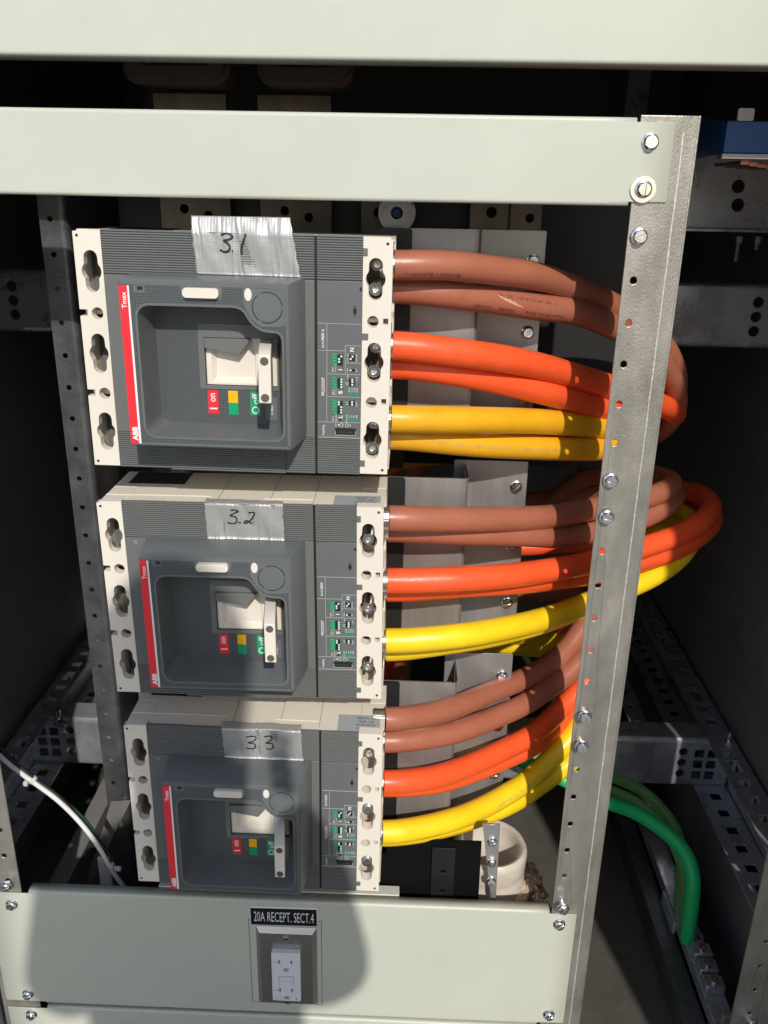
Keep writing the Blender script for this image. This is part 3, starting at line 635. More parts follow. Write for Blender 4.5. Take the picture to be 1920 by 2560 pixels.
    for zt_, n_ in ((112.3, 4), (91.2, 4), (70.6, 5)):
        for k in range(n_): text(bm, ('0.5', '1.5', '3.0', '5.5', '6.0')[k], (87.8*mmv, -.00185, (zt_ - k*2.75 - 1.7)*mmv), Vector((-.35, 0, 1)).normalized(), Vector((-1, 0, -.1)).normalized() * 1, .0011, .0016)
    obj('scale_digits', bm, mat_line, tu, smooth=0, recalc=False)
    bm = B()
    for a in ((90.5, 95.4, 101.3, 111), (100.7, 106.2, 105.8, 111), (100.6, 106.5, 96.2, 98.4), (90.5, 95.5, 80.7, 90), (100.9, 106.2, 83, 89.9), (90.6, 95.6, 57, 69), (101.1, 106.4, 65, 69.5), (92.7, 94.3, 50.4, 52.8)): box(bm, a[0]*mmv, a[1]*mmv, -.0018, -.0013, a[2]*mmv, a[3]*mmv)
    box(bm, 88.7*mmv, 107.8*mmv, -.0018, -.0013, 37.4*mmv, 43.6*mmv)
    for x in (94.5, 99.6): cyl(bm, (x*mmv, -.0016, 46.5*mmv), (0, -1, 0), .0009, .0006, 12)
    dp = obj('switch_well', bm, M['black'], tu, smooth=0)
    bm = B()
    for x, z in ((93.9, 109.4), (92.0, 107), (92.0, 104.6), (103.9, 109.6), (102.3, 107.4), (102.2, 97.3), (94.2, 88.8), (94.2, 86.6), (94.2, 84.2), (94.2, 81.8), (104, 88.8), (104, 86.6), (104, 84.2), (92, 68), (92, 65.8), (94.2, 63.4), (94.2, 60.8), (94.2, 58.4), (104, 68.2), (104, 66)): box(bm, (x-.85)*mmv, (x+.85)*mmv, -.0026, -.0019, (z-.75)*mmv, (z+.75)*mmv)
    obj('slider', bm, M['white'], dp, bevel=.0001, seg=1)
    bm = B()
    for x in (94.5, 99.6): lathe(bm, [(.0010, -.0012), (.0018, -.0012), (.0019, -.0022), (.0010, -.0022)], (x*mmv, 0, 46.5*mmv), (0, 1, 0), 16)
    for x in (88.9, 107.4): box(bm, (x-.25)*mmv, (x+.25)*mmv, -.0022, -.0018, 37.2*mmv, 41*mmv)
    box(bm, 89.1*mmv, 107.1*mmv, -.0022, -.0018, 36.8*mmv, 37.3*mmv)
    for k in range(9): box(bm, (92.3+1.35*k)*mmv, (92.6+1.35*k)*mmv, -.0021, -.0018, 39.9*mmv, 40.2*mmv)
    obj('test_socket', bm, mat_line, dp, smooth=0)
    bm = B(); box(bm, 104.0*mmv, 107.0*mmv, -.0022, -.0013, 147.6*mmv, 151.2*mmv); box(bm, 105.1*mmv, 105.9*mmv, -.0022, -.0013, 145*mmv, 147.5*mmv); box(bm, 105.1*mmv, 105.9*mmv, -.0022, -.0013, 151.3*mmv, 154*mmv); box(bm, 109.6*mmv, 111.4*mmv, -.0020, -.0013, 166.5*mmv, 169.5*mmv); obj('lock_tab', bm, M['black'], tu, bevel=.0002, seg=1)
    # operator housing (escutcheon)
    bm = B(); fo = [(-91.5, 34.5), (-90, 33.6), (52, 33.2), (54.6, 34), (55.3, 36), (55.0, 173), (54, 175), (-89, 175.3), (-91.5, 174)]
    # front outline -> back outline (flares)
    F = mm([(x + 4.2, z) if x < 0 else (x, z) for x, z in fo]); K_ = mm([(x*1.0 + (-.5 if x < 0 else 7.0), z + (1.2 if z > 100 else -.4)) for x, z in fo])
    n_ = len(F); yf = -.045
    Fv = [bm.verts.new((x + (.0012 if x < 0 else -.0012), yf, z + (-.0012 if z > .1 else .0012))) for x, z in F]; F2 = [bm.verts.new((x, yf + .0014, z)) for x, z in F]; Kv = [bm.verts.new((x, -.0002, z)) for x, z in K_]
    for a_, b_ in ((Fv, F2), (F2, Kv)):
        for k in range(n_): bm.faces.new((a_[k], a_[(k+1) % n_], b_[(k+1) % n_], b_[k]))
    wn = mm(WIN); fl_ = [(v.co.x, v.co.z) for v in Fv]
    tris = tessellate_polygon([[Vector((p[0], p[1], 0)) for p in fl_], [Vector((p[0], p[1], 0)) for p in wn]])
    Wv = [bm.verts.new((x, yf, z)) for x, z in wn]; allv = Fv + Wv; dotf = []
    for t in tris:
        try: f = bm.faces.new([allv[i] for i in t]); f.material_index = 1
        except ValueError: pass
    # recess walls, rounded rim, and floor
    rings = [Wv]
    for f, y in ((.05, -.0436), (.35, -.034), (.8, -.0165), (1., -.012)):
        rings.append([bm.verts.new((p[0]*(1-f)*mmv + WINF(p)[0]*f*mmv, y, p[1]*(1-f)*mmv + WINF(p)[1]*f*mmv)) for p in WIN])
    nw = len(WIN)
    for a_, b_ in zip(rings, rings[1:]):
        for k in range(nw): bm.faces.new((a_[k], a_[(k+1) % nw], b_[(k+1) % nw], b_[k]))
    cut = mm([(-26.3, 81.5), (38.6, 81.5), (38.6, 125), (-26.3, 125)])
    fin = [(v.co.x, v.co.z) for v in rings[-1]]; Cv = [bm.verts.new((x, -.012, z)) for x, z in cut]; allv = rings[-1] + Cv
    for t in tessellate_polygon([[Vector((p[0], p[1], 0)) for p in fin], [Vector((p[0], p[1], 0)) for p in cut]]):
        try: f = bm.faces.new([allv[i] for i in t]); f.material_index = 1
        except ValueError: pass
    C2 = [bm.verts.new((x, -.003, z)) for x, z in cut]
    for k in range(4): bm.faces.new((Cv[k], Cv[(k+1) % 4], C2[(k+1) % 4], C2[k]))
    bm.faces.new(C2)
    eh = obj('operator_housing', bm, [M['gray2'], M['dots']], e, smooth=40)
    # smooth overlays on the dotted face
    bm = B(); yo = yf - .00025
    ring_out = []
    c0 = Vector((-13, 98))
    for i, p in enumerate(WIN):
        a = Vector(WIN[i-1]); b = Vector(WIN[(i+1) % nw]); t = (b-a).normalized(); nn = Vector((-t.y, t.x)); ring_out.append((p[0] + nn.x*1.9, p[1] + nn.y*1.9))
    plate(bm, mm(ring_out), [wn], yo, yf + .0003)
    plate(bm, mm([(-85.5, 171.2), (53, 171.0), (53, 173.6), (-85.5, 173.9)]), [], yo, yf + .0003)
    plate(bm, mm([(51.2, 36), (53.6, 36), (53.4, 171), (51.2, 171)]), [], yo, yf + .0003)
    plate(bm, mm([(16, 158), (22, 146), (30, 140), (42, 140), (51.1, 141), (51.1, 170.9), (16, 170.9)]), [], yo - .0001, yf + .0003)
    plate(bm, mm([(-34.8, 160.6), (-2, 160.6), (-1, 170.9), (-35.8, 170.9)]), [], yo, yf + .0003)
    plate(bm, mm([(-74.6, 164.8), (-65, 164.8), (-65, 170.9), (-74.6, 170.9)]), [], yo, yf + .0003)
    plate(bm, mm([(-85.5, 34.8), (53, 34.8), (53, 36.6), (-85.5, 36.6)]), [], yo, yf + .0003)
    obj('smooth_trim', bm, M['gray2'], eh)
    bm = B(); plate(bm, mm([(-31.3, 78.6), (39.6, 78.6), (39.6, 136.6), (-31.3, 136.6)]), [mm([(-25.9, 82), (38.2, 82), (38.2, 124.6), (-25.9, 124.6)])], -.0126, -.0118); obj('cutout_frame', bm, M['gray'], eh, bevel=.0002, seg=1)
    # red / white brand strip
    bm = B(); plate(bm, mm([(-86.6, 35.4), (-79.4, 35.8), (-79.7, 170.5), (-86.8, 170.5)]), [], yf - .0005, yf + .0002); rs = obj('brand_strip', bm, M['red'], eh, smooth=0)
    bm = B(); plate(bm, mm([(-79.35, 35.8), (-77.5, 35.8), (-78.1, 170.4), (-79.65, 170.4)]), [], yf - .0005, yf + .0002); obj('white_edge', bm, M['white'], rs, smooth=0)
    bm = B(); text(bm, 'Tmax', (-82.9*mmv, yf - .0007, 158.5*mmv), Z, -X, .0040, .0135, .02); text(bm, 'ABB', (-82.2*mmv, yf - .0007, 44.5*mmv), Z, -X, .0049, .0125, .05)
    obj('lettering', bm, M['white'], rs, smooth=0, recalc=False)
    # details on the face
    bm = B(); plate(bm, [(x*mmv, z*mmv) for x, z in rect(-33.2, -3.5, 162.2, 170.2, 3.2, 5)], [], yf - .0045, yf); obj('release_button', bm, M['cream'], eh, bevel=.0006)
    bm = B(); plate(bm, circ(.0202, .1658, .0031, 24, .0052), [], yf - .0008, yf); ov = obj('approval_badge', bm, M['cream'], eh, bevel=.0002, seg=1)
    bm = B()
    for a0 in (10, 130, 250):
        ri, ro = .0122, .0129; A = [R(a0 + 104*k/16) for k in range(17)]
        pts = [(.0359 + ro*math.cos(a), .1556 + ro*math.sin(a)) for a in A] + [(.0359 + ri*math.cos(a), .1556 + ri*math.sin(a)) for a in reversed(A)]
        plate(bm, pts, [], yf - .00050, yf)
    obj('knockout_ring', bm, M['black'], eh, smooth=0)
    bm = B(); plate(bm, circ(.0359, .1556, .0119, 32), [], yf - .0007, yf); obj('knockout_disc', bm, M['gray2'], eh, bevel=.0002, seg=1)
    bm = B(); plate(bm, [(x*mmv, z*mmv) for x, z in rect(-71.6, -66.6, 166.9, 170.1, 1.3, 4)], [], yf - .0004, yf); obj('lead_seal_hole', bm, M['black'], eh, smooth=0)
    # toggle mechanism
    bm = B(); plate(bm, mm([(-25.7, 82), (38.2, 82), (38.2, 124.6), (-25.7, 124.6)]), [mm([(-21, 84), (18.2, 83.5), (18.4, 112), (14.5, 124), (-21, 124)])], -.0085, -.0035)
    v = [bm.verts.new((x*mmv, y, z*mmv)) for x, y, z in ((-21, -.0085, 84), (-21, -.0085, 124), (-17, -.0034, 121), (-17, -.0034, 88), (18.2, -.0085, 83.5), (18.2, -.0034, 88), (18.4, -.0085, 112), (18.4, -.0034, 121))]
    bm.faces.new((v[0], v[1], v[2], v[3])); bm.faces.new((v[0], v[3], v[5], v[4])); bm.faces.new((v[3], v[2], v[7], v[5]))
    tg = obj('toggle_slider', bm, M['cream'], eh, bevel=.0003, seg=1)
    bm = B(); plate(bm, mm([(-25.4, 124.3), (-25.4, 115.8), (5.4, 110.4), (15.8, 124.3)]), [], -.0155, -.0087); obj('finger_scoop', bm, M['gray'], eh, bevel=.0004)
    # handle: front bar, cheeks running back to the slot
    bm = B(); xa, xb = 31.3, 41.6; yt = -.070
    hz0, hz1 = 80.8, 121.2
    side = [(-.0036, 84.5), (-.012, 83.4), (-.040, 80.9), (yt + .0006, hz0), (yt, hz0 + .8), (yt, hz1 - .6), (yt + .001, hz1), (-.040, 123.2), (-.014, 123.8), (-.0036, 123.8)]
    def hx(y, base):  # sideways lean of the lever
        t_ = (-.012 - y)/.058; return base + (0 if t_ < 0 else 0)
    L_ = [bm.verts.new(((xa - 8.5*(1 - min(1, max(0, (-.006 - y)/.064))))*mmv, y, z*mmv)) for y, z in side]
    R_ = [bm.verts.new(((xb - 8.5*(1 - min(1, max(0, (-.006 - y)/.064))))*mmv, y, z*mmv)) for y, z in side]
    for k in range(len(side)): kk = (k+1) % len(side); bm.faces.new((L_[k], L_[kk], R_[kk], R_[k]))
    # side faces as fans
    bm.faces.new(L_); bm.faces.new(list(reversed(R_)))
    hd = obj('toggle_handle', bm, M['cream'], e, bevel=.0007, seg=2)
    for z in (85.6, 115.9):
        bm = B(); cyl(bm, (36.4*mmv, yt - .00015, z*mmv), (0, 1, 0), .0035, .0008, 24); obj('padlock_hole', bm, M['hole'], hd, smooth=30)
    # position stickers
    ys = -.0123
    bm = B(); plate(bm, mm([(-24.7, 56), (-15.6, 56), (-15.6, 77.6), (-24.7, 77.6)]), [], ys, -.0119); s1 = obj('on_sticker', bm, M['red'], eh, smooth=0)
    bm = B(); text(bm, 'on', (-20.1*mmv, ys - .0002, 71*mmv), Z, -X, .0042, .0078, .01); text(bm, 'I', (-20.1*mmv, ys - .0002, 61*mmv), Z, -X, .0068, .0013, .01); obj('lettering', bm, M['white'], s1, smooth=0, recalc=False)
    bm = B(); plate(bm, mm([(-6.4, 66.7), (2.2, 66.7), (2.2, 77.6), (-6.4, 77.6)]), [], ys, -.0119); obj('trip_sticker', bm, M['yellowp'], eh, smooth=0)
    bm = B(); plate(bm, mm([(-6.4, 55.7), (2.2, 55.7), (2.2, 66.5), (-6.4, 66.5)]), [], ys, -.0119); obj('reset_sticker', bm, M['green'], eh, smooth=0)
    bm = B(); plate(bm, mm([(13.3, 55.7), (22.1, 55.7), (22.1, 77.6), (13.3, 77.6)]), [], ys, -.0119); s2 = obj('off_sticker', bm, M['green'], eh, smooth=0)
    bm = B(); text(bm, 'off', (17.9*mmv, ys - .0002, 71*mmv), Z, -X, .0056, .0098, .01); ro_ = circ(17.9*mmv, 60.6*mmv, .0034, 24); ri_ = circ(17.9*mmv, 60.6*mmv, .0025, 24); plate(bm, ro_, [ri_], ys - .0003, ys - .0001); obj('lettering', bm, M['white'], s2, smooth=0, recalc=False)
    bm = B(); plate(bm, mm([(27, 52), (37.5, 52), (37.5, 73), (27, 73)]), [], -.0122, -.0119); s3 = obj('rating_plate', bm, M['gray2'], eh, smooth=0)
    bm = B(); text(bm, 'In=' + rating.replace(' ', ''), (32.6*mmv, -.0124, 61.5*mmv), Z, -X, .0022, .0088); obj('lettering', bm, M['white'], s3, smooth=0, recalc=False)
    if rating != '800 A':
        bm = B(); text(bm, 'CE', (-.1035, -.0006, .170), Z, -X, .0028, .0040); obj('approval_mark', bm, mat_line, e, smooth=0, recalc=False)
    # terminal screws
    for dx, cz, kind_ in screws:
        bm = B(); x = (123.0 + dx)*mmv; z = cz*mmv
        if kind_[0] == 't':
            yd = kind_[1]; pr = []; hh_ = 0
            while hh_ < .014: pr += [(.0048, hh_), (.0056, hh_ + .0005)]; hh_ += .0010
            lathe(bm, [(.0001, .0006), (.0035, 0)] + pr[1:] + [(.0056, .05)], (x, yd, z), (0, 1, 0), 28)
        else:
            yd = kind_[1]
            lathe(bm, [(.0001, .0035), (.0028, .0030), (.0030, .0), (.0050, 0), (.0056, .0007), (.0056, .045)], (x, yd, z), (0, 1, 0), 28)
        obj('terminal_screw', bm, M['screw'], e, smooth=40)
    return e
mat_line = mat('pale_print', (.42, .43, .42), .5); M['hole'] = mat('handle_bore', (.10, .085, .07), .7)
o_ = []
def both(a, b, ka, kb): return [q for c in (176.5, 104.3, 32.5) for q in ((0.2, c + a, ka), (0, c + b, kb))]
breaker('circuit_breaker', (.0008, 0, -.210), .4, 'grey breaker with toggle handle under the tape marked 3.1, topmost of the three', '800 A', both(10.5, -8.5, ('h', .022), ('h', .004)))
breaker('circuit_breaker', (-.0006, 0, -.456), -.33, 'grey breaker with toggle handle under the tape marked 3.2, middle of the three', '600A', [(0, 176.5 + 1, ('h', .001)), (0, 104.3 - 1, ('h', .001)), (0, 32.5 + 3, ('h', .003))])
breaker('circuit_breaker', (.0006, 0, -.7093), .35, 'grey breaker with toggle handle under the tape marked 3.3, lowest and partly shaded', '600A', [(0, 176.5 + 7, ('h', .004)), (0, 104.3 + 5, ('t', .003)), (0, 32.5 + 5, ('t', .003))])

# ---------------- duct tape labels ----------------
TAPES = [
 ('3.1', (.0008, 0, -.210), .4, [(-35.7, 224.5), (49.1, 225.2), (58.3, 176.4), (-31.7, 177.0)], 'stand',
  [[(-9.6, 209.4), (-6.7, 210.7), (-2.4, 210.8), (0.3, 208.2), (-2.6, 206.1), (-7.0, 205.1), (-3.4, 202.5), (-2.1, 199.6), (-3.6, 196.6), (-7.4, 195.9), (-11.0, 197.7)], [(-0.6, 196.8), (0.6, 196.6)], [(11.8, 211.2), (9.8, 205.2), (7.7, 199.3), (7.8, 193.9)]]),
 ('3.2', (-.0006, 0, -.456), -.33, [(-33.8, 221.5), (40.9, 218.5), (42.4, 175.3), (-32.3, 173.4)], 'fold',
  [[(-8.8, 205.7), (-5.1, 206.1), (-1.1, 204.8), (-5.2, 202.7), (-9.1, 200.3), (-4.3, 199.0), (-2.9, 196.0), (-4.7, 192.5), (-8.4, 192.1), (-12.4, 193.2)], [(-1.7, 193.4), (1.0, 193.2)], [(8.4, 203.3), (14.0, 203.5), (13.0, 199.7), (9.9, 195.7), (6.6, 192.8), (3.9, 193.3), (5.6, 195.0), (8.3, 194.5), (11.6, 191.7)]]),
 ('3.3', (.0006, 0, -.7093), .35, [(-33.6, 222.5), (50.5, 221.6), (52.9, 174.5), (-31.0, 172.6)], 'fold',
  [[(-7.4, 202.8), (-3.3, 204.0), (2.6, 203.6), (3.1, 200.8), (-0.5, 197.9), (-5.3, 195.9), (0.6, 195.1), (2.5, 191.7), (0.4, 188.8), (-7.9, 189.1)], [(5.5, 191.1), (6.9, 191.1)], [(11.4, 204.0), (18.5, 204.9), (20.2, 202.3), (18.4, 199.4), (13.6, 196.4), (20.1, 196.0), (21.2, 191.9), (18.8, 189.0), (13.4, 189.4)]])]
rt = random.Random(11)
CR = [[(rt.uniform(-32, 52), rt.uniform(-.12, .02), rt.uniform(.15, .55)*rt.choice((1, 1, -1)), rt.uniform(.7, 1.9)) for _ in range(12)] for _t in range(3)]
for ti, (nm, loc, roll, cor, mode, strokes) in enumerate(TAPES):
    tl, tr, br, bl_ = [Vector(c) for c in cor]; seed = ti * 37.
    def wr(x, z, off=0.):
        """tape surface point for flat tape coordinates in mm"""
        w = .9*noise.noise(Vector((x*.06 + z*.02, z*.03, seed))) + .10*noise.noise(Vector((x*.35, z*.10, seed)))
        for q in CR[ti]:
            d_ = x - (q[0] + q[1]*(z-195) + 1.6*noise.noise(Vector((z*.06, q[0], seed)))); w += q[2]*math.exp(-(d_/q[3])**2) * (.5 + .5*math.sin(z*.07 + q[0]))
        edge = 0.
        zt_ = 212.2; y = -1.7 - w*1.25 - off
        if z <= zt_ - 2:
            if z < 178: y -= (178 - z)*.5 * (1.2 if ti else .8)
            return Vector((x*mmv, y*mmv, z*mmv))
        s = z - (zt_ - 2)
        if mode == 'stand':
            return Vector((x*mmv, (y + .16*s + .012*s*s)*mmv, z*mmv))
        a = min(s/2.2, math.pi*.47); yy = y + 2.2*(1-math.cos(a)) + max(0, s - 3.3)*.99; zz = zt_ - 2 + 2.2*math.sin(a) + max(0, s - 3.3)*.13 + abs(w)*.9
        return Vector((x*mmv, yy*mmv, zz*mmv))
    bm = B(); NX, NZ = 180, 50; G = []
    for j in range(NZ+1):
        t = j/NZ; lft = bl_.lerp(tl, t); rgt = br.lerp(tr, t); jag = 1.1*noise.noise(Vector((3, t*9, seed))) + .5*((j % 2) - .5); jag2 = 1.3*noise.noise(Vector((8, t*8, seed))) + .5*((j % 2) - .5); row = []
        for i in range(NX+1):
            s = i/NX; p = lft.lerp(rgt, s); xx = p.x + (jag*(1-s)**6) + jag2*s**6; zz = p.y + (1.2*noise.noise(Vector((s*4, 5, seed))))*(t**8 if mode == 'fold' else 0)
            row.append(bm.verts.new(wr(xx, zz)))
        G.append(row)
    for j in range(NZ):
        for i in range(NX): bm.faces.new((G[j][i], G[j][i+1], G[j+1][i+1], G[j+1][i]))
    words = {0: 'crinkled silver duct tape lettered 3.1 standing above the top breaker', 1: 'crinkled silver duct tape lettered 3.2 folded over the middle breaker', 2: 'crinkled silver duct tape lettered 3.3 folded over the lowest breaker'}[ti]
    o = obj('tape_label', bm, M['tape'], smooth=70); o.location = loc; o.rotation_euler = (0, R(roll), 0)
    sm_ = o.modifiers.new('thick', 'SOLIDIFY'); sm_.thickness = .00025; sm_.offset = -1
    tag(o, words, 'tape', 'duct tape labels on the breakers')
    bm = B()
    for sidx, st_ in enumerate(strokes): ribbon(bm, st_, 1.05 if ti == 0 else .8, lambda a, b: wr(a, b, .5))
    obj('handwriting', bm, M['ink'], o, smooth=60, recalc=False)

